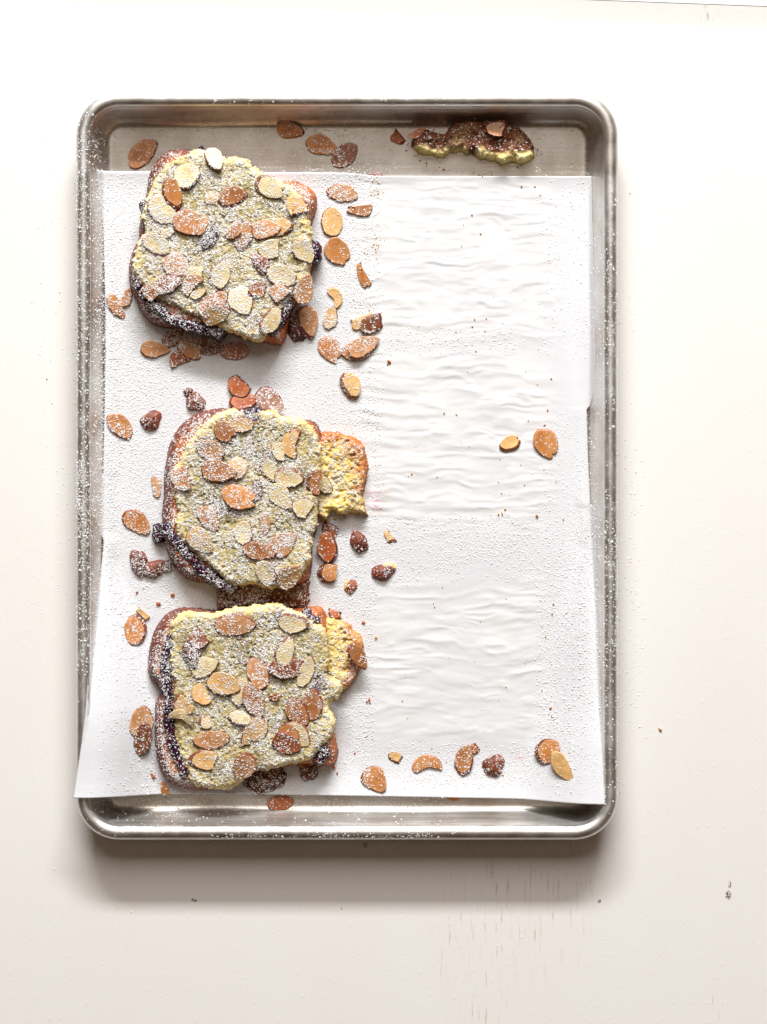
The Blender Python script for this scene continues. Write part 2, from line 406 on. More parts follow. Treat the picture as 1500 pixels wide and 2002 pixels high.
# ------------------------------------------------------------------ parchment
def paper():
    nu, nv = 380, 480
    u = np.linspace(0, 1, nu); v = np.linspace(0, 1, nv)
    yl = 335+(1552-335)*v; yr = 345+(1566-345)*v
    Lx = np.interp(yl, [335, 450, 600, 700, 800, 925, 930, 1040, 1055, 1062, 1200, 1400, 1552], [193, 203, 207, 207, 205, 203, 200, 198, 203, 204, 191, 174, 153])
    Rx = np.interp(yr, [345, 560, 700, 770, 796, 800, 900, 985, 995, 1200, 1350, 1480, 1566], [1156, 1160, 1162, 1160, 1152, 1147, 1150, 1154, 1162, 1167, 1171, 1178, 1177])
    ser = np.where(np.arange(nv) % 2 == 0, 1.4, -1.4)
    U, VV = np.meshgrid(u, v)
    wx = (Lx+ser*0.8)[:, None]*(1-U)+(Rx+ser*0.7)[:, None]*U
    topy = np.interp(u, [0, 0.5, 0.56, 1.0], [335, 338, 344, 345])[None, :]
    boty = np.interp(u, [0, 0.3, 0.6, 0.85, 1.0], [1552, 1551, 1556, 1561, 1566])[None, :]
    wy = topy*(1-VV)+boty*VV
    k = S*(H-0.003)/H
    X = (wx-CX)*k; Y = -(wy-CY)*k
    tz, d = tray_z(X, Y)
    Z = np.full(X.shape, FZ+0.0007)
    ker = np.hanning(63)[1:-1]; ker /= ker.sum()
    for xe, sg, ya, za in ((X[:, 0], 1, [335, 1000, 1100, 1200, 1300, 1400, 1470, 1552], [3, 3, 4.5, 10, 16.5, 21.8, 23.8, 24.3]),
                           (X[:, -1], -1, [345, 700, 800, 900, 1000, 1200, 1350, 1480, 1566], [2.0, 2.5, 1.3, 1.1, 2.6, 10.0, 13.5, 19.5, 19.5])):   # stiff paper curls gently up the tray's sides
        ze = np.interp(yl, ya, np.array(za)*1e-3)-FZ*0.5
        ze = np.convolve(np.pad(ze, 30, mode='edge'), ker, 'valid')
        w0 = np.clip(ze*3.0, 0.012, 0.060)[:, None]; w1 = 0.0095*(ze[:, None]/0.0235)**1.5
        t_ = np.clip((w0-sg*(X-xe[:, None]))/np.maximum(w0-w1, 0.001), 0, 1)
        Z = Z+ze[:, None]*t_*t_*(3-2*t_)
    # stiff paper bridges the fillet at the tray's sides: blend toward a smoother climb
    # wrinkles where slices were lifted away
    def box(a, b, c, e, s): return sstep(a-s, a+s, wx)*(1-sstep(c-s, c+s, wx))*sstep(b-s, b+s, wy)*(1-sstep(e-s, e+s, wy))
    wr = np.clip(box(700, 350, 1075, 660, 32)+0.95*box(700, 690, 1070, 1030, 32)+0.75*box(720, 1140, 1060, 1440, 32)+0.10, 0, 1)
    qx = wx+18*fbm(wx/60, wy/60, 5, 2); qy = wy+20*fbm(wx/120, wy/95, 3, 3)+0.05*(wx-900)*fbm(wx/400, wy/180, 8, 2)
    n1 = fbm(qx/150, qy/25, 21, 2, 0.45); n2 = fbm(qx/62, qy/11, 41, 2, 0.4)
    ridge = (1-np.abs(n1)*2.6); ridge2 = (1-np.abs(n2)*2.4)
    br = sstep(-0.55, 0.15, fbm(wx/75, wy/40, 66, 2)); br2 = sstep(-0.35, 0.3, fbm(wx/60, wy/30, 68, 2))
    w = 0.00036*np.exp(-(n1*3.0)**2)*br+0.00026*np.exp(-(n2*2.6)**2)*br2+0.00022*fbm(wx/110, wy/34, 60, 2)+0.00010*fbm(qx/30, qy/9, 90, 2)
    Z = Z+np.maximum(wr*w, -0.0003)+0.00045*(0.5+0.5*fbm(wx/260, wy/160, 77, 2))
    # lifted lower edge and curled corners
    lift = np.clip((wy-1470)/95, 0, 1)**2
    Z = Z+0.0048*lift*(0.75+0.25*np.cos((wx-660)/200))
    Z = Z+0.0012*np.clip((380-wy)/40, 0, 1)**2
    Z = np.maximum(Z, tz+0.00040)
    V = np.c_[X.ravel(), Y.ravel(), Z.ravel()]
    idx = np.arange(nu*nv).reshape(nv, nu)
    F = np.c_[idx[:-1, :-1].ravel(), idx[1:, :-1].ravel(), idx[1:, 1:].ravel(), idx[:-1, 1:].ravel()]
    base = lin((225, 225, 228)); c = np.tile(base, (nv, nu, 1))
    lighter_patch = np.clip(wr-0.12, 0, 1)*(0.5+0.5*fbm(wx/70, wy/50, 9, 3))  # paper colour lighter in patches where slices were lifted
    c = mix(c, lin((240, 239, 236)), np.clip(lighter_patch, 0, 1))
    pink = lin((222, 140, 178))
    for (a, b, ra, rb, s_) in ((728, 964, 16, 3.2, .6), (735, 979, 13, 3, .75), (727, 990, 16, 3, .8), (950, 628, 13, 4, .3), (1018, 1482, 10, 3.5, .8), (738, 995, 10, 6, .35)):
        c = mix(c, pink, np.clip(np.exp(-((wx-a)/ra)**2-((wy-b)/rb)**2)*s_*(0.8+0.6*fbm(wx/6, wy/5, 3, 2)), 0, 1))
    tanc = lin((205, 180, 140))
    for (a, b, ra, rb, s_) in ((748, 963, 14, 2.5, .6), (748, 980, 14, 2.5, .6), (735, 1003, 14, 8, .35), (736, 375, 8, 20, .25), (735, 475, 7, 10, .3), (738, 500, 6, 6, .3), (760, 640, 20, 5, .12), (1060, 520, 18, 10, .1), (900, 830, 30, 8, .08)):
        c = mix(c, tanc, np.clip(np.exp(-((wx-a)/ra)**2-((wy-b)/rb)**2)*s_, 0, 1))
    o = mk('parchment_sheet', V, F, M_paper, vcol=c.reshape(-1, 3), loc=(TX, TY, FZ))
    tag(o, 'white baking parchment sheet with wrinkled right side lining the tray', 'parchment')
    sm = o.modifiers.new('thickness', 'SOLIDIFY'); sm.thickness = 0.00012; sm.offset = -1
    collect(V, F, owner('loose', 1.0))
    hsplat(V)
    return o
paper()

# ------------------------------------------------------------------ height-field bodies (bread, topping, jam, spills)
def hf(poly_px, zpx, step, zfun, cfun, jitter=0.0, jscale=6, seed=0):
    P = catmull([W(a, b, zpx) for a, b in poly_px])
    lo = P.min(0)-0.002; hi = P.max(0)+0.002
    xs = np.arange(lo[0], hi[0], step); ys = np.arange(lo[1], hi[1], step)
    X, Y = np.meshgrid(xs, ys)
    X = X+RNG.uniform(-.22, .22, X.shape)*step; Y = Y+RNG.uniform(-.22, .22, Y.shape)*step
    D = sdf(X, Y, P)
    if jitter: D = D+jitter*fbm(X/(jscale*S), Y/(jscale*S), seed+5, 3)
    keep = D > -1.2*step
    Z, Dn = zfun(X, Y, D); C = cfun(X, Y, D, Z)
    cell = keep[:-1, :-1] & keep[1:, :-1] & keep[1:, 1:] & keep[:-1, 1:]
    idx = np.arange(X.size).reshape(X.shape)
    F = np.c_[idx[:-1, :-1][cell], idx[:-1, 1:][cell], idx[1:, 1:][cell], idx[1:, :-1][cell]]
    used = np.unique(F); re = -np.ones(X.size, int); re[used] = np.arange(len(used))
    V = np.c_[X.ravel(), Y.ravel(), Z.ravel()][used]
    return V, re[F], C.reshape(-1, 3)[used]
BZ = FZ+0.0010      # what lies on the paper starts here

YEL = lin((244, 218, 142)); OLV = lin((172, 154, 94)); PUR = lin((70, 45, 68)); ORG = lin((184, 98, 30)); BRN = lin((122, 54, 22)); DPU = lin((118, 58, 42))
def bread(poly, parent, h, R, dark, own, seed):
    def z(X, Y, D):
        t = np.clip(D/R, 0, 1)
        prof = (1-(1-t)**2.6)**(1/2.0)
        zz = BZ+h*prof+0.0007*fbm(X/0.012, Y/0.012, seed, 3)*t+0.0004*fbm(X/0.002, Y/0.002, seed+3, 2)*t
        return np.where(D <= 0, BZ-0.0004, zz), D
    def c(X, Y, D, Z):
        t = np.clip((Z-BZ)/h, 0, 1)
        n = fbm(X/0.006, Y/0.006, seed+8, 3); n2 = fbm(X/0.02, Y/0.02, seed+12, 2)
        q = np.clip(D/R, 0, 1.6)
        col = mix(np.tile(dark, X.shape+(1,)), BRN, sstep(0.30, 0.65, q+0.22*n))
        q = q+0.75*sstep(-0.01, 0.03, X-X.mean())
        col = mix(col, BRN, sstep(0.7, 1.0, q)*0.6)
        col = mix(col, ORG, sstep(0.66, 0.9, q+0.20*n+0.15*n2))
        return col*(1+0.25*n[..., None])
    V, F, C = hf(poly, BZ+h*0.5, 0.0007, z, c, 0.0006, 30, seed)
    o = mk('bread', V, F, M_bread, parent=parent, vcol=C)
    collect(V, F, own); hsplat(V); return o
def topping(poly, parent, zb, T, own, seed, purple=()):
    def z(X, Y, D):
        t = np.clip(D/0.0042, 0, 1)
        prof = np.sqrt(1-(1-t)**2)
        cr = fbm(X/0.0013, Y/0.0013, seed+1, 2, 0.6); pores = np.maximum(fbm(X/0.0016, Y/0.0016, seed+9, 1)-0.55, 0)
        zz = zb+T*prof+0.0011*fbm(X/0.02, Y/0.02, seed, 2)+0.0005*fbm(X/0.008, Y/0.008, seed+4, 2)*prof+0.00050*cr*prof-0.0030*pores*prof
        return np.where(D <= 0, zb-0.001, zz), D
    def c(X, Y, D, Z):
        n = fbm(X/0.010, Y/0.010, seed+20, 3); f = fbm(X/0.0022, Y/0.0022, seed+30, 2)
        edge = np.exp(-np.maximum(D, 0)/0.0045)
        col = mix(np.tile(OLV, X.shape+(1,)), YEL, np.clip(1.25*edge+0.35*n+0.12, 0, 1))
        for (a, b, ra, s_) in purple:
            wx, wy = W(a, b, zb+T)
            col = mix(col, PUR, np.clip(np.exp(-((X-wx)**2+(Y-wy)**2)/(ra*S)**2)*s_*(1+0.9*f+0.5*n), 0, 1))
        col = mix(col, PUR, np.clip(sstep(0.28, 0.5, fbm(X/0.013, Y/0.013, seed+50, 2))*0.28, 0, 1))
        pores = np.maximum(fbm(X/0.0026, Y/0.0026, seed+9, 1)-0.5, 0)
        return col*(1+0.28*f[..., None])
    V, F, C = hf(poly, zb+T, 0.00055, z, c, 0.0014, 9, seed)
    o = mk('almond_cream_topping', V, F, M_top, parent=parent, vcol=C)
    collect(V, F, own); hsplat(V); return o
def spill(poly, parent, h, own, seed, bdir, name='spilled_topping', strong=1.0, mat=None, zb=None, planar=None, jit=0.0016, toast=(200, 112, 46), inner=(246, 214, 124), bias=0.35):
    zb = BZ if zb is None else zb
    P = np.array([W(a, b, h) for a, b in poly]); c0 = P.mean(0); R = np.abs(P-c0).max()
    T1, T2 = lin(inner), lin(toast)
    def z(X, Y, D):
        t = np.clip(D/0.0030, 0, 1); prof = np.sqrt(1-(1-t)**2)
        po = np.maximum(fbm(X/0.0022, Y/0.0022, seed+9, 1)-0.5, 0)
        zz = zb+h*prof*(1+0.16*fbm(X/0.009, Y/0.009, seed, 2))+0.0008*fbm(X/0.0014, Y/0.0014, seed+1, 2)*t-0.004*po*t
        return np.where(D <= 0, zb-0.0004, zz), D
    def c(X, Y, D, Z):
        n = fbm(X/0.005, Y/0.005, seed+2, 3); f = fbm(X/0.0018, Y/0.0018, seed+3, 2)
        w = ((X-c0[0])*bdir[0]+(Y-c0[1])*bdir[1])/R
        b = np.clip(np.exp(-np.maximum(D-0.001, 0)/0.0075)*strong*sstep(-0.15, 0.45, w+bias-0.35+0.25*n)*1.3, 0, 1)
        b = np.clip(b*(1+0.5*n), 0, 1)
        if planar: b = np.clip(sstep(planar[0], planar[1], w+0.10*n)*(1+0.25*n), 0, 1)
        col = mix(np.tile(T1, X.shape+(1,)), T2, b)
        return col*(1+0.22*f[..., None])
    V, F, C = hf(poly, zb+h*0.6, 0.0006, z, c, jit, 11, seed)
    o = mk(name, V, F, mat or M_spill, parent=parent, vcol=C)
    collect(V, F, own); hsplat(V); return o
def jam(pts, parent, zc, r, own, seed):
    """lumpy bead of jam along a polyline (px)"""
    P = np.array([W(a, b, zc) for a, b in pts]); lo = P.min(0)-r*1.6; hi = P.max(0)+r*1.6
    xs = np.arange(lo[0], hi[0], 0.0006); ys = np.arange(lo[1], hi[1], 0.0006)
    X, Y = np.meshgrid(xs, ys); d2 = np.full(X.shape, 1e9)
    if len(P) == 1: d2 = (X-P[0, 0])**2+(Y-P[0, 1])**2
    for i in range(len(P)-1):
        e = P[i+1]-P[i]; t = np.clip(((X-P[i, 0])*e[0]+(Y-P[i, 1])*e[1])/(e@e), 0, 1)
        d2 = np.minimum(d2, (X-P[i, 0]-t*e[0])**2+(Y-P[i, 1]-t*e[1])**2)
    rr = r*(1+0.35*fbm(X/0.006, Y/0.006, seed, 2)+0.2*fbm(X/0.002, Y/0.002, seed+2, 2))
    D = rr-np.sqrt(d2); keep = D > -0.0008
    t = np.clip(D/r, 0, 1)
    Z = np.where(D <= 0, zc-0.004, zc-0.0015+0.0035*np.sqrt(1-(1-t)**2)+0.0008*fbm(X/0.0025, Y/0.0025, seed+4, 2))
    n = fbm(X/0.003, Y/0.003, seed+6, 2)
    C = mix(np.tile(lin((52, 26, 46)), X.shape+(1,)), lin((110, 20, 40)), sstep(0.35, 0.6, n)*0.6)
    cell = keep[:-1, :-1] & keep[1:, :-1] & keep[1:, 1:] & keep[:-1, 1:]
    idx = np.arange(X.size).reshape(X.shape)
    F = np.c_[idx[:-1, :-1][cell], idx[:-1, 1:][cell], idx[1:, 1:][cell], idx[1:, :-1][cell]]
    used = np.unique(F); re = -np.ones(X.size, int); re[used] = np.arange(len(used))
    V = np.c_[X.ravel(), Y.ravel(), Z.ravel()][used]; F = re[F]
    o = mk('jam', V, F, M_jam, parent=parent, vcol=C.reshape(-1, 3)[used])
    OWN.append((OWN[own][0], 0.55)); own = len(OWN)-1
    collect(V, F, own); hsplat(V); return o

# ------------------------------------------------------------------ almonds
TONE = {'pale': (236, 215, 164), 'cream': (234, 188, 122), 'tan': (192, 124, 68), 'gold': (206, 134, 66), 'brown': (142, 76, 36),
        'amber': (176, 88, 32), 'pinkish': (208, 148, 96), 'dark': (120, 62, 30)}
SKIN = lin((108, 36, 16)); 
def outline(L_, Wd, rs, shape, n=34):
    a, b = L_/2, Wd/2; th = np.arange(n)/n*2*math.pi
    pt = rs.uniform(0.05, 0.28)
    x = np.cos(th)*a; y = np.sin(th)*b*(1-pt*np.cos(th)*0.9)*(1-0.10*np.abs(np.cos(th))**3)
    r = 1+0.045*np.sin(2*th+rs.uniform(0, 6))+0.038*np.sin(3*th+rs.uniform(0, 6))+0.022*np.sin(5*th+rs.uniform(0, 6))+0.016*np.sin(9*th+rs.uniform(0, 6))+rs.uniform(-0.012, 0.012, n)
    x, y = x*r, y*r
    if shape == 'broken':
        cut = a*rs.uniform(0.15, 0.5); m = x > cut; jag = rs.uniform(-0.04, 0.04, n)*a
        x = np.where(m, cut+jag+0.25*y, x)
    elif shape == 'chip':
        x = x*(1+0.16*np.sin(4*th+rs.uniform(0, 6))+rs.uniform(-0.05, 0.05, n)); y = y*(1+0.15*np.sin(3*th+rs.uniform(0, 6))+rs.uniform(-0.06, 0.06, n))
        m = y > b*0.45; y = np.where(m, b*0.45+0.2*(x), y)
    elif shape == 'nick':
        c = rs.uniform(-0.3, 0.5); k = np.exp(-((th-c)/0.28)**2); x = x*(1-0.30*k); y = y*(1-0.22*k)
    elif shape == 'crescent':
        k = 1.5/a*0.9; y = y*0.85; ph = x*k; x, y = np.sin(ph)*(1/k-y), (1/k)-(np.cos(ph)*(1/k-y)); y = -(y-y.mean())
    return np.c_[x, y]
ALM = []
def almond(px, py, L_, Wd, ang, tone='tan', shape='oval', skin=(0, 0.0), zg=0.003, tilt=0.0, tdir=0, thick=None, seed=None, embed=0.0003, parent=None, powder=1.0, curl=None, label=None, own=None, name='almond_flake', group=None):
    """a sliced almond; skin=(direction deg, px) shows that much skin beyond the face"""
    rs = np.random.default_rng(int(px*31+py*17)); f = S*(H-zg)/H
    O = outline(L_*f, Wd*f, rs, shape); n = len(O)
    th = thick if thick else rs.uniform(0.0011, 0.0016)
    ca, sa = math.cos(math.radians(ang)), math.sin(math.radians(ang)); Rm = np.array([[ca, -sa], [sa, ca]])
    cx, cy = W(px, py, zg)
    ctr = O.mean(0)
    if skin[1] == 0 and shape == 'oval' and rs.random() < 0.5: skin = (rs.uniform(180, 360), rs.uniform(2, 3.5))
    skin = (skin[0], skin[1]*1.35)
    sd = np.array([math.cos(math.radians(skin[0]-ang)), math.sin(math.radians(skin[0]-ang))])*skin[1]*f*0.5
    if skin[1] == 0:
        a_ = rs.uniform(0, 2*math.pi); sd = np.array([math.cos(a_), math.sin(a_)])*1.6*f*0.5
    shr = 1-min(0.22, 0.035+0.35*max(skin[1], 0.8)/Wd)
    face = ctr+(O-ctr)*shr-sd
    rings = [(ctr+(O-ctr)*0.98, 0.0), (ctr+(O-ctr)*1.0, 0.35*th), (ctr+(O-ctr)*(1-0.45*(1-shr))-sd*0.35, 0.75*th), (face, th)]
    fc = face.mean(0)
    for q in (0.93, 0.72, 0.45, 0.2): rings.append((fc+(face-fc)*q, th*1.0))
    k = curl if curl is not None else rs.uniform(-1, 1)*0.5
    pts = []
    for P, z in rings:
        pts.append(np.c_[P, np.full(n, z)])
    V = np.vstack(pts+[[[fc[0], fc[1], th]]])
    a = L_*f/2
    V[:, 2] += k*0.0011*((V[:, 0]/a)**2+0.6*(V[:, 1]/(Wd*f/2))**2-0.4)+0.0004*rs.uniform(-1, 1)*(V[:, 0]/a)*(V[:, 1]/a)*2
    top = V[:, 2] > th*0.9
    V[:, 2] += np.where(top, 0.00012*fbm(V[:, 0]/0.003, V[:, 1]/0.003, int(px), 2), 0)
    V[:, :2] = V[:, :2]@Rm.T+np.array([cx, cy])
    # set down on what lies below
    ob = V[:n, :2]; ins = np.vstack([cx+(ob[:, 0]-cx)*s for s in (0.25, 0.6, 0.92)]).ravel(), np.vstack([cy+(ob[:, 1]-cy)*s for s in (0.25, 0.6, 0.92)]).ravel()
    hz = hget(*ins)
    A = np.c_[ins[0]-cx, ins[1]-cy, np.ones(len(hz))]
    co = np.linalg.lstsq(A, hz, rcond=None)[0]
    sl = math.hypot(co[0], co[1])
    if sl > 0.30: co[:2] *= 0.30/sl
    res = hz-A[:, :2]@co[:2]
    c0 = np.quantile(res, 0.94)-embed
    tx, ty = math.cos(math.radians(tdir))*math.tan(math.radians(tilt)), math.sin(math.radians(tdir))*math.tan(math.radians(tilt))
    gx_, gy_ = co[0]+tx, co[1]+ty
    lift = abs(math.tan(math.radians(tilt)))*L_*f*0.30
    V[:, 2] += c0+lift+gx_*(V[:, 0]-cx)+gy_*(V[:, 1]-cy)
    F = []; kinds = []
    for r in range(len(rings)-1):
        for i in range(n):
            F.append((r*n+i, r*n+(i+1) % n, (r+1)*n+(i+1) % n, (r+1)*n+i)); kinds.append(0 if r < 3 else 1)
    last = (len(rings)-1)*n; cpt = len(V)-1
    for i in range(n): F.append((last+i, last+(i+1) % n, cpt)); kinds.append(1)
    F.append(tuple(reversed(range(n)))); kinds.append(0)
    fcol = lin(TONE[tone] if isinstance(tone, str) else tone)*rs.uniform(0.88, 1.08)
    rim_ = np.concatenate([np.zeros(n*3), np.ones(n)*1.0, np.ones(n)*0.75, np.ones(n)*0.35, np.ones(n)*0.1, np.zeros(n), [0]])
    sp = fbm(V[:, 0]/0.004, V[:, 1]/0.004, int(py)+3, 2)
    lite = fcol*0.74+np.array([0.90, 0.82, 0.68])*0.26; deep = fcol*(np.array([0.90, 0.76, 0.60]) if tone in ('pale', 'cream') else np.array([0.74, 0.60, 0.46]))
    vc = mix(np.tile(fcol, (len(V), 1)), lite, np.clip(np.where(rim_ > 0.9, 0.7, 0.28*rim_)+0.40*sp+rs.uniform(-.15, .08), 0, 1))
    gdir = rs.uniform(0, 6.28); gr = ((V[:, 0]-cx)*math.cos(gdir)+(V[:, 1]-cy)*math.sin(gdir))/a
    vc = mix(vc, deep, np.clip((0.30-rim_)*0.9+0.8*fbm(V[:, 0]/0.006+3, V[:, 1]/0.006, int(px)+9, 2)+0.45*gr+rs.uniform(-.15, .3), 0, 0.85))
    sk = SKIN*rs.uniform(0.8, 1.5)
    if tone in ('pale', 'cream') and skin[1] == 0: sk = lin((168, 96, 50))*rs.uniform(0.8, 1.2)
    if skin[1] == 0 and rs.random() < 0.6: sk = fcol*np.array([0.62, 0.5, 0.4])
    edge = mix(np.tile(sk, (len(V), 1)), fcol, np.full(len(V), 0.12))
    cc = []
    for fx, kd in zip(F, kinds):
        src = vc if kd else edge
        for i in fx: cc.append(src[i])
    o = mk(name, V, F, M_flake, parent=parent, ccol=np.array(cc), loc=None if parent is None else (0, 0, 0))
    if parent is None:
        tag(o, label, 'almond', group); own = owner(o, powder)
    else:
        OWN.append((OWN[own][0], powder*0.78)); own = len(OWN)-1
    collect(V, F, own)
    # update the height map with the top face
    fp = V[3*n:4*n]
    q = np.linspace(0, 1, 12)[:, None, None]
    dense = (V[cpt][None, None, :]*(1-q)+fp[None, :, :]*q)
    d2 = np.repeat(dense, 2, axis=1).reshape(-1, 3)
    hsplat(d2)
    return o
def cap(px, py, L_, Wd, ang, col=(126, 56, 26), h=0.0045, parent=None, own=None, powder=1.0, label=None, bare=None, zg=0.003, name='almond_piece', ridges=1.0, group=None, cat='almond'):
    """rounded skin-on almond end: a ridged dome with a cut, pale patch (bare = direction deg)"""
    rs = np.random.default_rng(int(px*13+py*7)); f = S*(H-zg)/H
    nr, n = 9, 36; cx, cy = W(px, py, zg); a, b = L_*f/2, Wd*f/2
    pt = rs.uniform(0.05, 0.22)
    V = []
    for k in range(nr):
        q = k/(nr-1); ph = q*math.pi/2
        for i in range(n):
            t = 2*math.pi*i/n
            x = math.cos(t)*math.cos(ph); y = math.sin(t)*math.cos(ph)*(1-pt*math.cos(t))
            V.append((x, y, math.sin(ph)))
    V = np.array(V)
    wob = 1+0.07*np.sin(3*np.arctan2(V[:, 1], V[:, 0])+rs.uniform(0, 6))+0.05*np.sin(5*np.arctan2(V[:, 1], V[:, 0])+rs.uniform(0, 6))
    rid = fbm(V[:, 0]*1.6+5, V[:, 1]*8+rs.uniform(0, 9), int(px), 2)
    V[:, :2] *= wob[:, None]
    V[:, 2] = V[:, 2]*(1+0.22*ridges*rid)
    V[:, 0] *= a; V[:, 1] *= b; V[:, 2] *= h
    cut = np.zeros(len(V))
    if bare is not None:
        d = np.array([math.cos(math.radians(bare-ang)), math.sin(math.radians(bare-ang))])
        w = (V[:, 0]/a*d[0]+V[:, 1]/b*d[1]); cut = sstep(0.52, 0.62, w+0.16*rid)
        V[:, 2] = np.where(cut > 0.2, np.minimum(V[:, 2], h*0.62+0.0004*rid), V[:, 2])
    ca, sa = math.cos(math.radians(ang)), math.sin(math.radians(ang))
    xy = V[:, :2]@np.array([[ca, sa], [-sa, ca]]); V = np.c_[xy[:, 0]+cx, xy[:, 1]+cy, V[:, 2]]
    zb = np.quantile(hget(V[:n, 0]*.7+cx*.3, V[:n, 1]*.7+cy*.3), 0.5)
    V[:, 2] += zb-0.0004
    F = []
    for k in range(nr-1):
        for i in range(n): F.append((k*n+i, k*n+(i+1) % n, (k+1)*n+(i+1) % n, (k+1)*n+i))
    base = lin(col)
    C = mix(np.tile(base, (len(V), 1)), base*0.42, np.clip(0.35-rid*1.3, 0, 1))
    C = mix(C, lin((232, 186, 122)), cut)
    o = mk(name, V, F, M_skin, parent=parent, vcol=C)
    if parent is None: tag(o, label, cat, group); own = owner(o, powder)
    else: OWN.append((OWN[own][0], powder)); own = len(OWN)-1
    collect(V, F, own); hsplat(V)
    return o

# ------------------------------------------------------------------ the three slices
SL = []
def slice_(name, label, loc_px):
    x, y = W(loc_px[0], loc_px[1], BZ); e = empty(name, (x, y, BZ)); tag(e, label, 'pastry', 'almond brioche slices on the parchment')
    own = owner(e, 1.0); return e, own
S1, O1 = slice_('almond_brioche_slice', 'squarish almond topped brioche slice reaching onto bare metal at the tray end', (440, 490))
S2, O2 = slice_('almond_brioche_slice', 'almond brioche slice with a yellow sponge lump spilling out, between two other slices', (480, 980))
S3, O3 = slice_('almond_brioche_slice', 'almond brioche slice with long dark jam seam along one crust, close to the parchment end', (480, 1370))
BH, TT = 0.0135, 0.0062
bread([(285, 380), (290, 345), (305, 315), (330, 293), (365, 290), (400, 292), (440, 303), (480, 315), (510, 335), (545, 350), (575, 352), (600, 362), (617, 380), (618, 405), (608, 440), (610, 480), (614, 495), (612, 515), (600, 560), (575, 600), (565, 630), (556, 665), (545, 674), (515, 668), (480, 660), (430, 646), (400, 648), (350, 642), (310, 638), (285, 620), (262, 580), (250, 540), (255, 500), (270, 465), (272, 430), (278, 400)],
      S1, BH, 0.0075, DPU, O1, 100)
bread([(325, 900), (335, 860), (355, 830), (385, 808), (420, 798), (460, 799), (520, 803), (570, 818), (615, 825), (626, 850), (628, 900), (622, 960), (620, 1020), (612, 1060), (608, 1110), (600, 1135), (570, 1146), (500, 1144), (440, 1142), (400, 1140), (365, 1130), (340, 1105), (325, 1075), (318, 1040), (316, 1000), (320, 960), (320, 930)],
      S2, BH, 0.0085, DPU, O2, 200)
bread([(288, 1300), (293, 1260), (305, 1225), (325, 1200), (360, 1188), (420, 1193), (500, 1190), (560, 1190), (600, 1187), (630, 1190), (640, 1220), (645, 1260), (640, 1320), (640, 1380), (650, 1420), (660, 1465), (655, 1490), (640, 1498), (600, 1495), (550, 1500), (500, 1508), (460, 1535), (400, 1545), (360, 1543), (330, 1530), (310, 1500), (302, 1460), (300, 1400), (302, 1372), (314, 1352), (300, 1335), (289, 1318)],
      S3, BH, 0.0085, DPU, O3, 300)
# jam squeezed out between bread and topping
for p in ([(268, 545), (280, 575), (305, 602), (340, 625), (385, 640), (432, 650)], [(594, 545), (580, 572)], [(562, 595), (548, 625), (528, 648)], [(290, 440), (284, 400)]):
    jam(p, S1, BZ+BH+0.0008, 0.0034, O1, 400+len(p))
jam([(613, 486), (614, 502)], S1, BZ+0.008, 0.0042, O1, 409)
jam([(391, 294)], S1, BZ+0.010, 0.0024, O1, 410)
for p in ([(326, 1035), (348, 1062), (372, 1090), (400, 1118), (432, 1140), (452, 1146)], [(470, 812), (505, 810)]):
    jam(p, S2, BZ+BH+0.0008, 0.0040, O2, 420+len(p))
jam([(310, 1036), (308, 1050)], S2, BZ+0.0035, 0.0036, O2, 433)
for p in ([(334, 1250), (326, 1285), (326, 1330), (330, 1370), (330, 1410), (335, 1445), (348, 1480), (360, 1508)], [(600, 1203), (612, 1215)], [(622, 1485), (636, 1470), (628, 1455)]):
    jam(p, S3, BZ+BH+0.0008, 0.0036, O3, 440+len(p))
zb = BZ+BH-0.0014
topping([(290, 375), (300, 350), (322, 322), (345, 307), (375, 294), (402, 290), (425, 300), (445, 306), (462, 303), (485, 312), (503, 330), (530, 345), (560, 358), (585, 378), (603, 400), (606, 430), (608, 470), (608, 505), (602, 540), (592, 556), (580, 560), (568, 590), (550, 612), (538, 640), (512, 665), (490, 664), (462, 654), (430, 644), (400, 628), (365, 613), (335, 598), (310, 583), (285, 566), (266, 550), (258, 525), (262, 490), (272, 465), (282, 450), (275, 425), (280, 400)],
        S1, zb, TT, O1, 500, purple=((570, 600, 26, .9), (300, 585, 22, .6), (600, 510, 14, .5)))
topping([(375, 855), (400, 825), (430, 805), (455, 797), (480, 804), (510, 803), (540, 803), (555, 815), (590, 820), (610, 835), (622, 855), (628, 880), (625, 920), (618, 950), (622, 990), (620, 1020), (612, 1050), (608, 1090), (598, 1115), (585, 1135), (565, 1148), (530, 1150), (495, 1143), (470, 1147), (445, 1140), (422, 1118), (398, 1098), (374, 1078), (352, 1055), (341, 1030), (345, 1000), (340, 960), (338, 930), (348, 900), (360, 875)],
        S2, zb, TT, O2, 600, purple=((490, 810, 24, 1.0), (610, 860, 12, .6), (595, 930, 22, .7), (440, 990, 26, .8), (530, 900, 20, .5), (390, 985, 30, .4), (605, 1040, 16, .5), (440, 870, 26, .5)))
topping([(330, 1225), (345, 1205), (370, 1195), (410, 1200), (450, 1190), (480, 1187), (515, 1183), (545, 1182), (575, 1195), (600, 1202), (620, 1218), (640, 1240), (643, 1270), (640, 1300), (640, 1320), (660, 1330), (668, 1345), (660, 1365), (645, 1375), (645, 1390), (655, 1405), (655, 1425), (645, 1445), (632, 1460), (618, 1480), (590, 1490), (560, 1497), (520, 1508), (490, 1513), (470, 1530), (455, 1543), (420, 1545), (395, 1542), (372, 1530), (366, 1510), (351, 1480), (342, 1440), (337, 1400), (338, 1380), (339, 1340), (332, 1300), (332, 1260)],
        S3, zb, TT, O3, 700, purple=((545, 1205, 16, .7), (630, 1330, 20, .9), (618, 1345, 12, .9), (505, 1500, 18, .6), (440, 1505, 14, .5), (420, 1225, 18, .4), (625, 1470, 14, .8)))
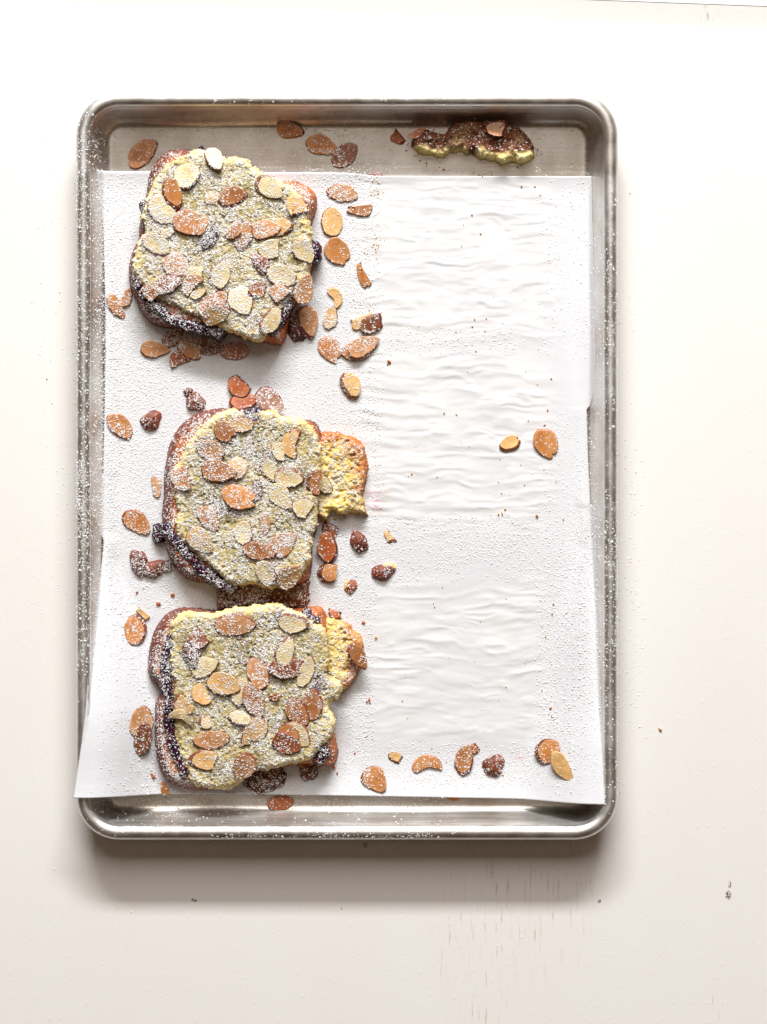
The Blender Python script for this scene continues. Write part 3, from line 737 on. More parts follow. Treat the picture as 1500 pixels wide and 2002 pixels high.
# sponge that ran out onto the parchment
spill([(626, 850), (650, 846), (680, 850), (705, 868), (718, 895), (720, 930), (711, 960), (712, 985), (718, 1006), (690, 1000), (670, 1006), (650, 1000), (640, 1012), (632, 1016), (620, 1000), (618, 900)], S2, 0.0085, O2, 800, (0.75, 0.65), strong=1.0)
spill([(430, 1130), (520, 1128), (600, 1128), (604, 1160), (596, 1182), (560, 1190), (500, 1188), (430, 1190), (425, 1160)], S2, 0.0045, O2, 820, (0, -1), strong=1.2, inner=(170, 110, 56), toast=(120, 58, 24), bias=0.9)
spill([(640, 1210), (665, 1212), (685, 1225), (705, 1245), (711, 1275), (705, 1300), (690, 1330), (676, 1346), (655, 1345), (632, 1300), (632, 1240)], S3, 0.008, O3, 840, (1, 0.05), strong=1.1, bias=0.5)
spill([(470, 1520), (500, 1505), (550, 1500), (558, 1525), (545, 1545), (515, 1551), (485, 1548)], S3, 0.005, O3, 860, (0, -1), strong=1.3, inner=(150, 92, 44), toast=(84, 36, 18), bias=0.9)
spill([(580, 1490), (615, 1490), (621, 1512), (606, 1527), (590, 1520)], S3, 0.005, O3, 870, (0, -1), strong=1.2, inner=(170, 110, 56), toast=(100, 46, 20), bias=0.8)

# flakes baked into the toppings: (x, y, length, width, angle, tone, shape, (skin dir, skin px), powder)
ZT = BZ+BH+TT
def flakes(parent, own, rows):
    for r in rows:
        px, py, L_, Wd, ang, tone, shape, sk, pw = r
        rs = random.Random(px*7+py)
        almond(px, py, L_*1.06, Wd*1.06, ang, tone, shape, sk, zg=ZT+0.001, embed=0.0007, tilt=rs.uniform(3, 10), tdir=rs.uniform(50, 130) if rs.random() < .6 else rs.uniform(0, 360), parent=parent, own=own, powder=pw)
z0 = (0, 0)
flakes(S1, O1, [
    (366, 343, 56, 42, 40, 'pale', 'oval', (-45, 3), .8), (316, 410, 62, 48, -60, 'pale', 'oval', (200, 3), 1.2), (337, 379, 62, 34, -75, 'gold', 'oval', (240, 7), .25),
    (419, 310, 46, 32, -62, 'pale', 'oval', (240, 3), 1.0), (369, 436, 62, 46, -25, 'tan', 'oval', z0, .5), (393, 440, 36, 26, 70, 'pinkish', 'chip', z0, .7),
    (325, 454, 30, 18, 8, 'pale', 'chip', z0, .9), (450, 366, 32, 30, 60, 'pale', 'broken', z0, 1.0), (456, 385, 54, 36, 15, 'tan', 'oval', (-60, 6), .6),
    (414, 386, 30, 26, -40, 'cream', 'chip', z0, 1.2), (525, 366, 56, 38, -42, 'pale', 'oval', (150, 7), .35), (586, 412, 62, 36, -62, 'cream', 'broken', (-20, 5), .5),
    (548, 445, 50, 34, 18, 'cream', 'oval', (-30, 5), .6), (520, 448, 54, 36, 8, 'pinkish', 'oval', z0, .7), (478, 460, 60, 28, 72, 'pinkish', 'oval', z0, 1.1),
    (455, 450, 32, 32, 40, 'tan', 'chip', z0, 1.0), (533, 487, 56, 38, 10, 'pale', 'broken', (-100, 2), .8), (594, 492, 48, 36, -58, 'pale', 'oval', (200, 2), .8),
    (305, 478, 60, 34, -30, 'pale', 'oval', (220, 3), 1.0), (552, 540, 60, 38, -20, 'pale', 'oval', (-80, 3), .8), (345, 520, 56, 44, -28, 'pinkish', 'oval', (-90, 4), 1.6),
    (380, 530, 34, 32, 0, 'pale', 'chip', z0, 1.1), (428, 538, 54, 38, 82, 'pale', 'oval', (200, 6), 1.2), (330, 555, 58, 30, 22, 'brown', 'nick', (-30, 5), 1.2),
    (302, 577, 54, 26, -32, 'tan', 'broken', z0, 1.3), (378, 558, 54, 28, 42, 'pinkish', 'crescent', z0, 1.4), (388, 574, 34, 16, 20, 'pale', 'oval', z0, .8),
    (418, 595, 62, 40, 48, 'tan', 'oval', z0, .9), (423, 614, 58, 36, 15, 'cream', 'oval', (60, 4), .7), (472, 588, 56, 46, -55, 'pale', 'oval', (-60, 2), 1.0),
    (510, 568, 46, 30, 6, 'tan', 'broken', (-80, 5), .9), (553, 578, 50, 36, -35, 'pinkish', 'broken', (-20, 3), .8), (529, 626, 58, 32, 62, 'pale', 'oval', (160, 5), .5)])
cap(510, 516, 46, 32, -50, (150, 66, 34), 0.003, S1, O1, 1.3, zg=ZT)
cap(411, 462, 54, 32, 66, (80, 38, 38), 0.0035, S1, O1, 1.5, zg=ZT)
flakes(S2, O2, [
    (472, 830, 52, 26, 0, 'cream', 'oval', (80, 2), .7), (440, 846, 48, 36, -45, 'tan', 'nick', (-70, 4), .3), (412, 882, 58, 36, -15, 'pinkish', 'oval', (-90, 3), 1.4),
    (463, 915, 44, 36, 65, 'cream', 'oval', z0, 1.1), (427, 922, 66, 42, -5, 'tan', 'oval', z0, .5), (360, 935, 48, 44, 20, 'pinkish', 'broken', (0, 4), 1.4),
    (500, 962, 44, 28, 70, 'brown', 'chip', (0, 5), .9), (467, 972, 66, 46, -18, 'gold', 'nick', z0, .4), (549, 882, 34, 34, 20, 'pale', 'broken', z0, .6),
    (577, 866, 64, 34, 80, 'cream', 'crescent', (20, 6), .4), (525, 920, 48, 28, -52, 'pale', 'oval', (190, 6), .7), (565, 933, 58, 34, -10, 'pale', 'oval', (70, 5), .6),
    (550, 972, 56, 38, -50, 'pale', 'oval', (-60, 3), .8), (600, 996, 56, 36, -20, 'pale', 'broken', (60, 2), .5), (408, 1015, 54, 36, -55, 'tan', 'oval', (-90, 3), 1.4),
    (391, 1058, 62, 40, -40, 'cream', 'oval', (-120, 2), .9), (477, 1042, 44, 36, 80, 'pale', 'oval', (-40, 4), 1.0), (514, 1028, 48, 26, 80, 'pinkish', 'chip', z0, 1.0),
    (553, 1064, 56, 44, 35, 'pinkish', 'oval', z0, 1.2), (508, 1078, 62, 34, -8, 'tan', 'oval', z0, .6), (520, 1122, 50, 36, -70, 'pale', 'oval', z0, 1.0),
    (563, 1128, 56, 36, 42, 'cream', 'oval', (140, 6), .6), (634, 948, 40, 26, -60, 'pale', 'oval', z0, .6), (618, 945, 62, 22, 78, 'tan', 'crescent', (180, 6), .3)])
flakes(S3, O3, [
    (461, 1221, 76, 42, 3, 'pinkish', 'oval', (70, 4), .8), (393, 1242, 48, 38, 52, 'brown', 'broken', (60, 4), 1.2), (400, 1305, 58, 36, 22, 'pale', 'oval', (-70, 3), .6),
    (470, 1352, 56, 30, 70, 'pale', 'oval', z0, .9), (398, 1356, 46, 40, 45, 'cream', 'broken', z0, .7), (437, 1338, 66, 42, -8, 'cream', 'oval', (-110, 2), .5),
    (359, 1375, 50, 40, 62, 'cream', 'broken', (180, 6), .7), (497, 1369, 66, 40, -75, 'tan', 'oval', z0, 1.1), (506, 1317, 64, 38, -70, 'pinkish', 'oval', (30, 4), .7),
    (600, 1314, 60, 28, 70, 'pale', 'oval', (0, 2), .3), (564, 1305, 70, 38, 8, 'brown', 'oval', (100, 4), .9), (557, 1272, 56, 34, 65, 'pale', 'oval', (120, 6), .7),
    (575, 1218, 62, 34, -10, 'pale', 'oval', (40, 8), .5), (609, 1380, 64, 42, 80, 'tan', 'oval', z0, .6), (583, 1393, 58, 40, -58, 'tan', 'oval', (60, 4), .7),
    (355, 1406, 62, 20, -25, 'pale', 'crescent', z0, .3), (402, 1412, 30, 24, 40, 'pale', 'broken', (170, 6), .6), (470, 1405, 46, 26, -20, 'pale', 'oval', (-120, 3), .9),
    (415, 1448, 70, 34, 3, 'pinkish', 'oval', (-90, 2), .6), (403, 1487, 68, 38, -3, 'cream', 'broken', (180, 8), .5), (503, 1425, 48, 42, 60, 'cream', 'oval', (30, 3), .9),
    (476, 1443, 36, 24, 70, 'cream', 'chip', (180, 5), .7), (582, 1437, 58, 42, -38, 'pale', 'oval', (40, 3), .4), (566, 1433, 44, 28, -30, 'gold', 'oval', (90, 3), .4),
    (560, 1454, 58, 38, -18, 'amber', 'oval', (150, 3), .6), (478, 1497, 52, 42, 72, 'pinkish', 'oval', (90, 4), .5), (536, 1362, 22, 18, 10, 'amber', 'chip', z0, .3)])
cap(377, 1281, 66, 38, -80, (112, 44, 24), 0.0036, S3, O3, 1.4, zg=ZT)
almond(699, 1284, 62, 30, -60, 'tan', 'oval', (200, 5), zg=0.011, tilt=8, tdir=120, parent=S3, own=O3, powder=.35)

# ------------------------------------------------------------------ torn cake piece in the tray corner
cx_, cy_ = W(925, 280, FZ); ck = empty('cake_fragment', (cx_, cy_, FZ)); tag(ck, 'torn brown edged sponge fragment on bare metal at the tray end', 'cake')
OC = owner(ck, 0.8)
spill([(808, 285), (812, 265), (830, 252), (850, 258), (868, 262), (885, 243), (915, 236), (950, 235), (985, 240), (1015, 250), (1035, 268), (1045, 292), (1040, 310), (1020, 318), (1000, 316), (980, 322), (965, 312), (940, 308), (925, 298), (912, 300), (900, 292), (880, 300), (865, 308), (845, 302), (825, 300)], ck, 0.0085, OC, 900, (0.04, 1.0), name='sponge', strong=2.6, zb=FZ+0.0005, toast=(116, 60, 28), inner=(248, 228, 150), bias=0.42, planar=(-0.17, -0.03), jit=0.0012)
almond(982, 253, 60, 34, -8, 'tan', 'broken', (40, 6), zg=0.009, tilt=3, tdir=90, parent=ck, own=OC, powder=.3)

# ------------------------------------------------------------------ loose almonds
T_ = 'toasted almond flake '
LOOSE = [
 (279, 299, 68, 44, 45, 'tan', 'oval', z0, .25, 'large plain tan almond flake alone on bare metal, beside the squarish slice'),
 (568, 254, 52, 34, -10, 'tan', 'oval', z0, .3, 'small smooth tan almond flake on bare metal close under the tray wall'),
 (675, 302, 58, 42, 40, 'brown', 'oval', z0, 1.1, 'sugared brown almond flake touching a paler flake on bare metal'),
 (629, 284, 60, 40, -20, 'gold', 'oval', z0, .7, 'golden almond flake touching a sugared brown flake on bare metal'),
 (670, 378, 60, 36, -12, 'pinkish', 'oval', (190, 4), 1.3, 'heavily sugared almond flake with a red skin end, beside a small broken flake'),
 (703, 409, 48, 28, -5, 'tan', 'chip', z0, .5, 'small broken tan almond flake at the edge of the wrinkled parchment'),
 (649, 433, 60, 40, 90, 'cream', 'oval', z0, .25, 'clean cream almond flake standing lengthwise right beside the squarish slice'),
 (661, 494, 58, 46, -58, 'gold', 'nick', z0, .15, 'round golden almond flake with a notched end, almost without sugar'),
 (711, 537, 52, 22, -70, 'gold', 'chip', z0, .3, 'narrow golden almond sliver beside the wrinkled parchment'),
 (653, 582, 50, 20, -62, 'cream', 'crescent', z0, .3, 'pale bent almond sliver touching a small sugared flake'),
 (647, 622, 44, 28, 80, 'cream', 'oval', z0, 1.4, 'small sugared pale almond flake touching a bent sliver'),
 (597, 570, 56, 36, 70, 'pinkish', 'oval', z0, 1.0, 'pinkish almond flake half hidden under the squarish slice'),
 (708, 626, 46, 34, 10, 'cream', 'chip', z0, 1.2, 'pale broken almond flake tucked under a red skinned flake'),
 (733, 630, 60, 32, 22, 'brown', 'broken', (60, 6), 1.0, 'sugared brown almond flake with red skin, lying on a pale broken flake'),
 (646, 684, 56, 40, -62, 'tan', 'nick', z0, 1.0, 'sugared grey tan almond flake touching a stacked pair of flakes'),
 (698, 686, 62, 36, 12, 'tan', 'oval', z0, .9, 'lower almond flake of a stacked pair on the parchment'),
 (711, 677, 66, 34, 24, 'pinkish', 'oval', z0, .6, 'upper smooth almond flake of a stacked pair on the parchment'),
 (685, 755, 56, 34, -70, 'cream', 'oval', (215, 8), .3, 'cream almond flake with thick brown skin, alone between two slices'),
 (303, 684, 56, 32, -2, 'pinkish', 'oval', z0, .3, 'smooth pinkish almond flake below the squarish slice beside a darker one'),
 (352, 709, 48, 38, -55, 'amber', 'broken', z0, 1.2, 'amber almond flake half white with sugar, touching other flakes below the squarish slice'),
 (338, 660, 46, 32, 30, 'brown', 'oval', z0, .9, 'brown almond flake tucked in the shadow of the squarish slice beside its jam'),
 (372, 682, 54, 38, -50, 'tan', 'oval', z0, 1.1, 'sugared tan almond flake overlapping others in the shadow below the squarish slice'),
 (412, 678, 56, 34, -8, 'brown', 'oval', z0, 1.0, 'sugared brown almond flake between two others in the shadow below the squarish slice'),
 (460, 686, 56, 34, 6, 'amber', 'oval', z0, .4, 'dark amber almond flake in the shadow below the squarish slice, last of its row'),
 (228, 600, 54, 26, -55, 'tan', 'oval', z0, .9, 'narrow sugared tan almond flake by the parchment edge with a broken piece beside it'),
 (246, 582, 34, 28, 60, 'tan', 'chip', z0, 1.1, 'broken sugared almond piece between a narrow flake and the squarish slice'),
 (476, 784, 56, 32, 15, 'amber', 'oval', (190, 4), .25, 'reddish amber almond flake under a torn half flake by the middle slice'),
 (470, 752, 48, 44, 62, 'amber', 'broken', (60, 4), .15, 'torn orange half almond flake lying on a reddish flake by the middle slice'),
 (529, 783, 60, 42, -40, 'brown', 'oval', (90, 4), .9, 'brown almond flake dotted with sugar, beside a torn orange half flake'),
 (236, 834, 62, 36, -50, 'gold', 'oval', z0, .8, 'golden almond flake dotted with sugar near the serrated parchment edge'),
 (304, 951, 38, 26, 88, 'pinkish', 'chip', z0, 1.3, 'small sugared almond chip beside the middle slice crust'),
 (268, 1021, 64, 38, -40, 'tan', 'oval', (140, 3), 1.1, 'sugared tan almond flake touching a dark jam drip'),
 (267, 1231, 62, 38, -84, 'gold', 'nick', (20, 6), .8, 'golden almond flake with dark skin beside a tiny pale chip'),
 (280, 1199, 30, 15, -50, 'cream', 'chip', z0, .2, 'tiny pale almond chip on the tip of a golden flake'),
 (281, 1408, 64, 42, 82, 'pinkish', 'oval', z0, .6, 'lower smooth almond flake of a pair leaning on a jam sided crust'),
 (284, 1440, 62, 34, 76, 'brown', 'oval', z0, .4, 'upper glossy brown almond flake of a pair leaning on a jam sided crust'),
 (325, 1545, 36, 15, -66, 'gold', 'broken', z0, .2, 'short orange almond stick hanging over the parchment end'),
 (733, 1524, 58, 42, -55, 'gold', 'oval', z0, .9, 'sugared golden almond flake at the straight end of the parchment'),
 (779, 1484, 42, 20, -18, 'cream', 'broken', (-90, 6), .5, 'small pale almond chip with brown skin, beside a curved flake'),
 (836, 1498, 66, 30, 10, 'gold', 'crescent', z0, .7, 'curved golden almond flake with a bite out of one side'),
 (925, 1466, 26, 22, 60, 'gold', 'chip', (0, 5), .7, 'tiny almond chip touching an upright sugared flake'),
 (908, 1485, 62, 34, 80, 'tan', 'nick', (-70, 5), 1.0, 'upright sugared almond flake with a tiny chip against it'),
 (1069, 1466, 54, 42, 62, 'gold', 'oval', (190, 6), .7, 'golden almond flake with brown skin, touching a smooth slim flake'),
 (1095, 1494, 68, 30, -60, 'cream', 'oval', z0, .1, 'smooth slim orange almond flake without sugar at the parchment corner'),
 (998, 868, 42, 28, 22, 'cream', 'nick', (-80, 6), .5, 'small pale almond flake with a brown underside on the wrinkled parchment'),
 (1068, 867, 62, 44, -58, 'gold', 'nick', z0, .8, 'larger golden almond flake beside a small pale one on the wrinkled parchment'),
 (646, 1032, 38, 32, 80, 'brown', 'broken', (90, 7), .5, 'short brown almond half tucked behind a smooth brown flake'),
 (641, 1070, 60, 40, 90, 'amber', 'oval', (-40, 5), .2, 'smooth amber brown almond flake upright beside the middle slice'),
 (645, 1119, 50, 36, 5, 'gold', 'broken', (180, 10), .3, 'thick broken almond chunk with dark skin on one end, beside the middle slice'),
 (764, 1051, 26, 22, -60, 'cream', 'chip', (-60, 8), .5, 'tiny cream and dark almond chip at the wrinkled parchment'),
 (813, 263, 34, 20, 20, 'amber', 'chip', z0, .3, 'thin amber almond shard against the torn sponge fragment'),
 (781, 268, 30, 26, -60, 'amber', 'chip', (0, 6), .3, 'small amber almond chunk near the torn sponge fragment, apart from a thin shard'),
 (655, 1200, 28, 20, -25, 'amber', 'chip', (-90, 5), .3, 'triangular caramel brown almond chip in the gap between two slices and a sponge spill'),
]
for (px, py, L_, Wd, ang, tone, shape, sk, pw, label) in LOOSE:
    rs = random.Random(px*3+py*5)
    bz = {642: 0.003}.get(px, 0.003)
    almond(px, py, L_*1.03, Wd*1.03, ang, tone, shape, sk, zg=bz, tilt=rs.uniform(1, 5), tdir=rs.uniform(40, 140), powder=pw, label=label, thick=0.0030 if px in (645, 600, 685, 641) else None)
almond(600, 629, 66, 40, -75, 'pinkish', 'oval', (190, 8), zg=0.004, tilt=7, tdir=160, powder=.3, thick=0.003, label='large smooth pink tan almond flake with thick dark skin at the slice corner')
CAPS = [
 (296, 822, 46, 36, 40, (142, 66, 32), None, 0.8, 'ridged brown skinned almond piece between a golden flake and the middle slice'),
 (272, 1101, 54, 36, -75, (120, 50, 24), None, 1.2, 'sugared dark brown almond piece touching a redder piece by the middle slice'),
 (302, 1112, 52, 34, 20, (140, 62, 32), None, 1.2, 'sugared red brown almond piece between a darker piece and the middle slice'),
 (327, 1108, 30, 26, 0, (110, 60, 50), None, 1.8, 'sugar coated almond lump against the jam edge of the middle slice'),
 (383, 786, 40, 36, -20, (140, 80, 60), None, 1.8, 'rough sugar covered almond lump just above the middle slice'),
 (368, 766, 20, 18, 30, (130, 70, 50), None, 1.5, 'tiny sugared almond lump beside a larger rough lump'),
 (580, 645, 52, 36, -75, (96, 36, 20), None, 0.5, 'dark skinned almond piece beneath a large smooth flake at the slice corner'),
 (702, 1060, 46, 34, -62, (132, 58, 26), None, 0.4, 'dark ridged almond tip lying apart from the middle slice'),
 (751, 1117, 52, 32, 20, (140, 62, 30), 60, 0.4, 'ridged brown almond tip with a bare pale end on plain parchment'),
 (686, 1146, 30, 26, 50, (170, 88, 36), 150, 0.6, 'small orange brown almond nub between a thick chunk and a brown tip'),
 (966, 1497, 48, 40, 50, (140, 70, 34), None, 1.2, 'sugared dark skinned almond piece beside a pink jam spot'),
]
for (px, py, L_, Wd, ang, col, bare, pw, label) in CAPS:
    cap(px, py, L_, Wd, ang, col, 0.0042 if L_ > 30 else 0.0025, powder=pw, label=label, bare=bare)
# two flakes peeking out from under the parchment, resting on the bare tray floor
def under(px, py, L_, Wd, ang, tone, label):
    global HM
    keep = HM.copy(); HM, dd = tray_z(gx, gy)
    almond(px, py, L_, Wd, ang, tone, 'oval', (90, 3), zg=0.002, thick=0.0009, curl=0.0, embed=0.0, powder=.3, label=label)
    HM = keep
under(737, 352, 44, 28, 0, 'brown', 'brown almond flake mostly hidden under the straight parchment end near the sponge fragment')
under(889, 1554, 34, 22, 5, 'gold', 'orange almond flake mostly hidden under the lifted end of the parchment')
keep = HM.copy(); HM, dd = tray_z(gx, gy)
almond(549, 1569, 52, 30, 2, 'amber', 'oval', z0, zg=0.002, powder=.4, label='amber almond flake lying fully on bare metal beyond the straight parchment end')
HM = np.maximum(HM, keep)

# ------------------------------------------------------------------ crumbs
def lump(cx, cy, cz, r, rs):
    V = np.array([(1, 0, 0), (-1, 0, 0), (0, 1, 0), (0, -1, 0), (0, 0, 1), (0, 0, -1)], float)
    m = [(0, 2), (0, 3), (1, 2), (1, 3), (0, 4), (1, 4), (2, 4), (3, 4), (0, 5), (1, 5), (2, 5), (3, 5)]
    V = np.vstack([V, [(V[a]+V[b])/1.42 for a, b in m]])
    mi = {frozenset(e): 6+i for i, e in enumerate(m)}
    F = []
    for a, b, c in ((0, 2, 4), (2, 1, 4), (1, 3, 4), (3, 0, 4), (2, 0, 5), (1, 2, 5), (3, 1, 5), (0, 3, 5)):
        ab, bc, ca = mi[frozenset((a, b))], mi[frozenset((b, c))], mi[frozenset((c, a))]
        F += [(a, ab, ca), (ab, b, bc), (ca, bc, c), (ab, bc, ca)]
    V = V*rs.uniform(0.7, 1.25, (len(V), 1))*rs.uniform(0.6, 1.3, (1, 3))
    return V*r+np.array([cx, cy, cz+r*0.4]), F
rs = np.random.default_rng(5)
spots = [(762, 708, 5, 0), (711, 1218, 5, 0), (710, 1217, 4, 0), (736, 1246, 4, 1), (722, 1368, 6, 0), (717, 1372, 3, 0), (724, 1374, 3, 0), (1076, 1384, 5, 0), (1293, 1427, 4, 1), (975, 1006, 4, 1), (982, 1004, 4, 1), (988, 996, 3, 1),
         (1050, 1009, 4, 0), (1102, 1016, 3, 0), (1071, 802, 3, 0), (1065, 831, 3, 0), (951, 623, 3, 1), (928, 624, 3, 1), (1020, 364, 3, 0), (1046, 365, 3, 0), (923, 420, 3, 0), (650, 1487, 7, 0), (653, 1500, 6, 0), (660, 1512, 4, 0), (302, 1517, 6, 0), (298, 1512, 4, 0), (338, 1163, 6, 0), (268, 1158, 5, 0),
         (310, 1180, 7, 0), (694, 1473, 3, 0), (760, 706, 4, 0), (758, 713, 3, 0), (628, 1019, 5, 1), (640, 1018, 5, 1), (655, 1014, 5, 1), (672, 1010, 4, 1), (1078, 1400, 3, 0), (990, 1170, 2.5, 1), (1082, 1182, 3, 0), (1080, 1200, 4, 0), (1067, 1245, 3, 1), (1060, 1350, 3, 1)]
for _ in range(90):
    spots.append((rs.uniform(690, 1110), rs.uniform(360, 1520), rs.uniform(1.2, 2.6), int(rs.random() < .6)))
for _ in range(70):   # crumbs round the torn piece
    a = rs.uniform(0, 6.28); spots.append((930+130*math.cos(a)*rs.uniform(.9, 1.08), 290+48*math.sin(a)*rs.uniform(.9, 1.15), rs.uniform(1.2, 3), 0))
for _ in range(50): spots.append((rs.normal(735, 8), rs.choice([370, 385, 475, 490, 505, 345])+rs.normal(0, 8), rs.uniform(1, 2.2), 1))
for _ in range(30): spots.append((rs.uniform(215, 700), rs.uniform(680, 1560), rs.uniform(1.2, 2.6), 0))
Vs, Fs, Cs = [], [], []; o_ = 0
for (px, py, r, k) in spots:
    x, y = W(px, py, 0.003); z = float(hget(np.array([x]), np.array([y]))[0])
    if 1215 < px: z = 0.0
    V, F = lump(x, y, z, r*S*0.62, rs); Vs.append(V); Fs += [tuple(i+o_ for i in f) for f in F]; o_ += len(V)
    c = lin((226, 176, 102) if k else (186, 106, 50))*rs.uniform(0.7, 1.2); Cs.append(np.tile(c, (len(V), 1)))
cr = mk('cake_crumbs', np.vstack(Vs), Fs, M_crumb, vcol=np.vstack(Cs), smooth=False)
tag(cr, 'tiny brown and golden cake crumbs scattered over parchment and tray', 'crumbs', kind='stuff')

# ------------------------------------------------------------------ icing sugar: real grains dropped from above
bvh = BVHTree.FromPolygons(np.vstack(RV).tolist(), RF)
def dens(x, y):
    """expected cover by sugar, photograph pixel coordinates"""
    def box(a, b, c, e, s=25, t=None):
        t = s if t is None else t
        return sstep(a-s, a+s, x)*(1-sstep(c-s, c+s, x))*sstep(b-t, b+t, y)*(1-sstep(e-t, e+t, y))
    d = np.zeros_like(x)
    def mx(v): np.maximum(d, v, out=d)
    mx(0.55*box(195, 345, 735, 1560, 22, 15)); mx(0.95*box(195, 360, 330, 1060, 25, 40)); mx(0.16*box(200, 235, 760, 345, 30, 10)); mx(0.24*box(600, 270, 790, 345, 40, 20))
    mx(0.7*box(610, 340, 740, 1130, 25))
    d *= 1-0.75*box(150, 1330, 285, 1600, 30); d *= 1-0.35*box(380, 680, 620, 790, 40); d *= 1-0.45*box(590, 640, 740, 800, 40); d *= 1-0.35*box(150, 1080, 290, 1330, 30)
    d *= 1-0.5*box(500, 1490, 800, 1600, 40)
    mx(0.05*box(760, 235, 1150, 345, 15)); 
    mx(0.10*box(1050, 345, 1165, 700, 18)); mx(0.16*box(1050, 820, 1165, 1000, 25)); mx(0.50*box(1055, 1000, 1165, 1440, 22, 30)); mx(0.55*box(745, 1455, 1060, 1535, 25, 14))
    mx(0.35*box(745, 640, 1000, 690, 30, 12)); mx(0.42*box(735, 1010, 1060, 1135, 18, 18)); mx(0.20*box(1060, 1400, 1165, 1540, 25))
    cl = np.maximum.reduce([box(748, 340, 1045, 635, 12, 12), box(752, 700, 1035, 1005, 14, 12), box(735, 1135, 1045, 1448, 10, 9), 0.8*box(800, 1090, 985, 1140, 30, 14)])
    # swoosh between the lifted slices
    sw = np.exp(-((y-(1105-0.42*(x-860)+0.0007*(x-860)**2))/22)**2)*box(760, 990, 1060, 1140, 20)
    d *= 1-0.985*cl; mx(0.7*sw)
    n = fbm(x/38, y/38, 300, 3); n2 = fbm(x/9, y/9, 310, 2)
    # rims
    left = box(146, 250, 200, 1330, 5, 60); mx(left*(0.20+0.42*np.exp(-((y-985)/90)**2)+0.2*np.exp(-((y-1200)/70)**2)+0.1*np.exp(-((y-330)/120)**2)))
    right = box(1162, 380, 1212, 1560, 6, 60); mx(right*(0.07+0.22*np.exp(-((y-1090)/110)**2)+0.14*np.exp(-((y-1260)/70)**2)+.08*np.exp(-((y-620)/120)**2)))
    mx(0.10*box(300, 180, 1060, 192, 80, 5)); mx(0.30*box(430, 1622, 870, 1642, 60, 6)); mx(0.28*box(200, 1556, 860, 1582, 50, 6)); mx(0.05*box(200, 1580, 900, 1620, 50, 8)); mx(0.05*box(400, 205, 900, 240, 60, 8))
    mx(0.06*box(1212, 800, 1262, 1420, 14, 80)); mx(0.02*box(1212, 420, 1262, 800, 14, 80)); mx(0.020*box(60, 250, 146, 1250, 30, 60)); mx(0.004*np.ones_like(x)*box(150, 1660, 800, 1780, 60))
    return np.clip(d*(1+0.55*n+0.55*n2), 0, 1)
a5 = np.arange(5)*2*math.pi/5
GV = np.vstack([np.c_[np.cos(a5), np.sin(a5), np.full(5, -0.12)], np.c_[0.60*np.cos(a5+.3), 0.60*np.sin(a5+.3), np.full(5, 0.19)]])
GQ = [(k, (k+1) % 5, 5+(k+1) % 5, 5+k) for k in range(5)]      # sides, then the flat top
GL = np.array([i for q in GQ for i in q]+[5, 6, 7, 8, 9])
NCAND = 680000
qx = RNG.uniform(60, 1265, NCAND); qy = RNG.uniform(175, 1790, NCAND)
dd = dens(qx, qy)
nn = np.clip(0.55+0.6*fbm(qx/30, qy/30, 320, 2)+0.6*fbm(qx/8, qy/8, 330, 2), 0.08, 1)
u = RNG.random(NCAND)
slice_own = {}
buckets = {}
down = Vector((0, 0, -1))
PK = 0.64
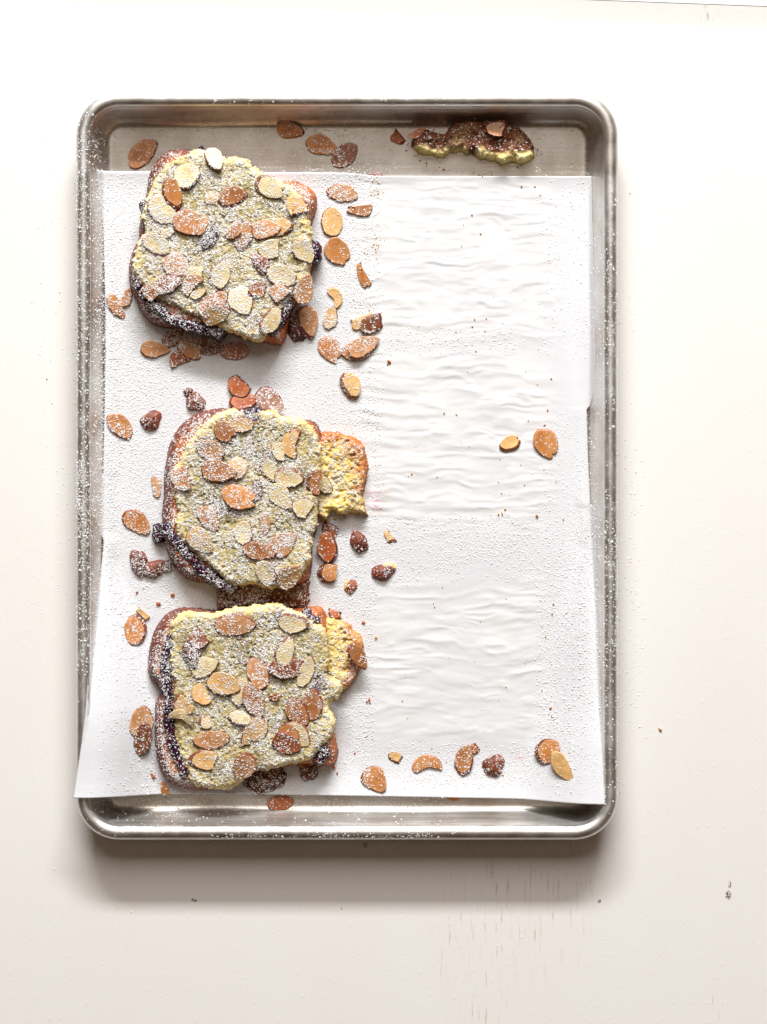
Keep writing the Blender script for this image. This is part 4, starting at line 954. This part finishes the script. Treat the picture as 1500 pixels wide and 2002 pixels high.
# slices get their own cover, so cast every candidate that could be on one
on_slice = ((qx > 245) & (qx < 725) & (qy > 285) & (qy < 1560))
rad = np.clip(RNG.lognormal(math.log(0.00039), 0.38, NCAND), 0.00013, 0.0008)
for i in np.nonzero((u < dd*PK) | (on_slice & (u < 0.95)) | ((qx > 800) & (qx < 1050) & (qy > 230) & (qy < 325) & (u < 0.4)))[0]:
    x, y = W(qx[i], qy[i], 0.012 if on_slice[i] else 0.003)
    hit, nor, fi, _d = bvh.ray_cast(Vector((x, y, 0.2)), down)
    if hit is None: continue
    if nor.z < 0: nor = -nor
    ob, pw = OWN[ROWN[fi]]
    if ob == 'loose':
        if u[i] > dd[i]*PK or nor.z < 0.25: continue
        key = None; emb = 0.15
    else:
        isl = ob in (S1, S2, S3)
        p = ((1.3 if ob is not S3 else 1.12) if isl else 0.62)*pw*nn[i]*(0.30 if ob is ck else 1.0)
        if isl and hit.z < BZ+0.93*BH: p *= 0.5
        p *= max(0.0, min(1.0, (nor.z-0.15)/0.5))
        if u[i] > p: continue
        key = ob; emb = 0.2
    buckets.setdefault(key, []).append((hit.x, hit.y, hit.z+rad[i]*emb, rad[i]*(0.76 if key else 0.82)))
mcount = 0
def grains(name, arr, parent):
    a = np.array(arr); n = len(a)
    sc = RNG.uniform(0.7, 1.3, (n, 10, 1)); ang = RNG.uniform(0, 6.28, n)
    v = GV[None]*sc*np.array([1, 1, 0.9])
    tl = RNG.normal(0, .13, n)[:, None]; ct, st = np.cos(tl), np.sin(tl)
    ca, sa = np.cos(ang)[:, None], np.sin(ang)[:, None]
    x, y, z = v[..., 0]*1.12, v[..., 1]*0.9, v[..., 2]
    y, z = y*ct-z*st, y*st+z*ct
    x, y = x*ca-y*sa, x*sa+y*ca
    v = np.stack([x, y, z], -1)*a[:, None, 3:4]+a[:, None, :3]
    base = np.zeros(3)
    if parent is not None: base = np.array(parent.location)
    me = bpy.data.meshes.new(name)
    V = (v-base).reshape(-1, 3); Lp = (GL[None]+10*np.arange(n)[:, None]).ravel()
    me.vertices.add(len(V)); me.vertices.foreach_set('co', V.astype(np.float32).ravel())
    me.loops.add(len(Lp)); me.loops.foreach_set('vertex_index', Lp.astype(np.int32))
    st_ = (np.array([0, 4, 8, 12, 16, 20])[None]+25*np.arange(n)[:, None]).ravel()
    me.polygons.add(len(st_)); me.polygons.foreach_set('loop_start', st_.astype(np.int32))
    me.update(calc_edges=True); me.materials.append(M_sugar)
    o = bpy.data.objects.new(name, me); COL.objects.link(o); o['kind'] = 'stuff'
    if parent is not None: o.parent = parent
    return o
for key, arr in buckets.items():
    o = grains('icing_sugar', arr, key); mcount += len(arr)
    if key is None: tag(o, 'white icing sugar dusted over parchment, tray rim and table', 'icing sugar', kind='stuff')
print('sugar grains', mcount)
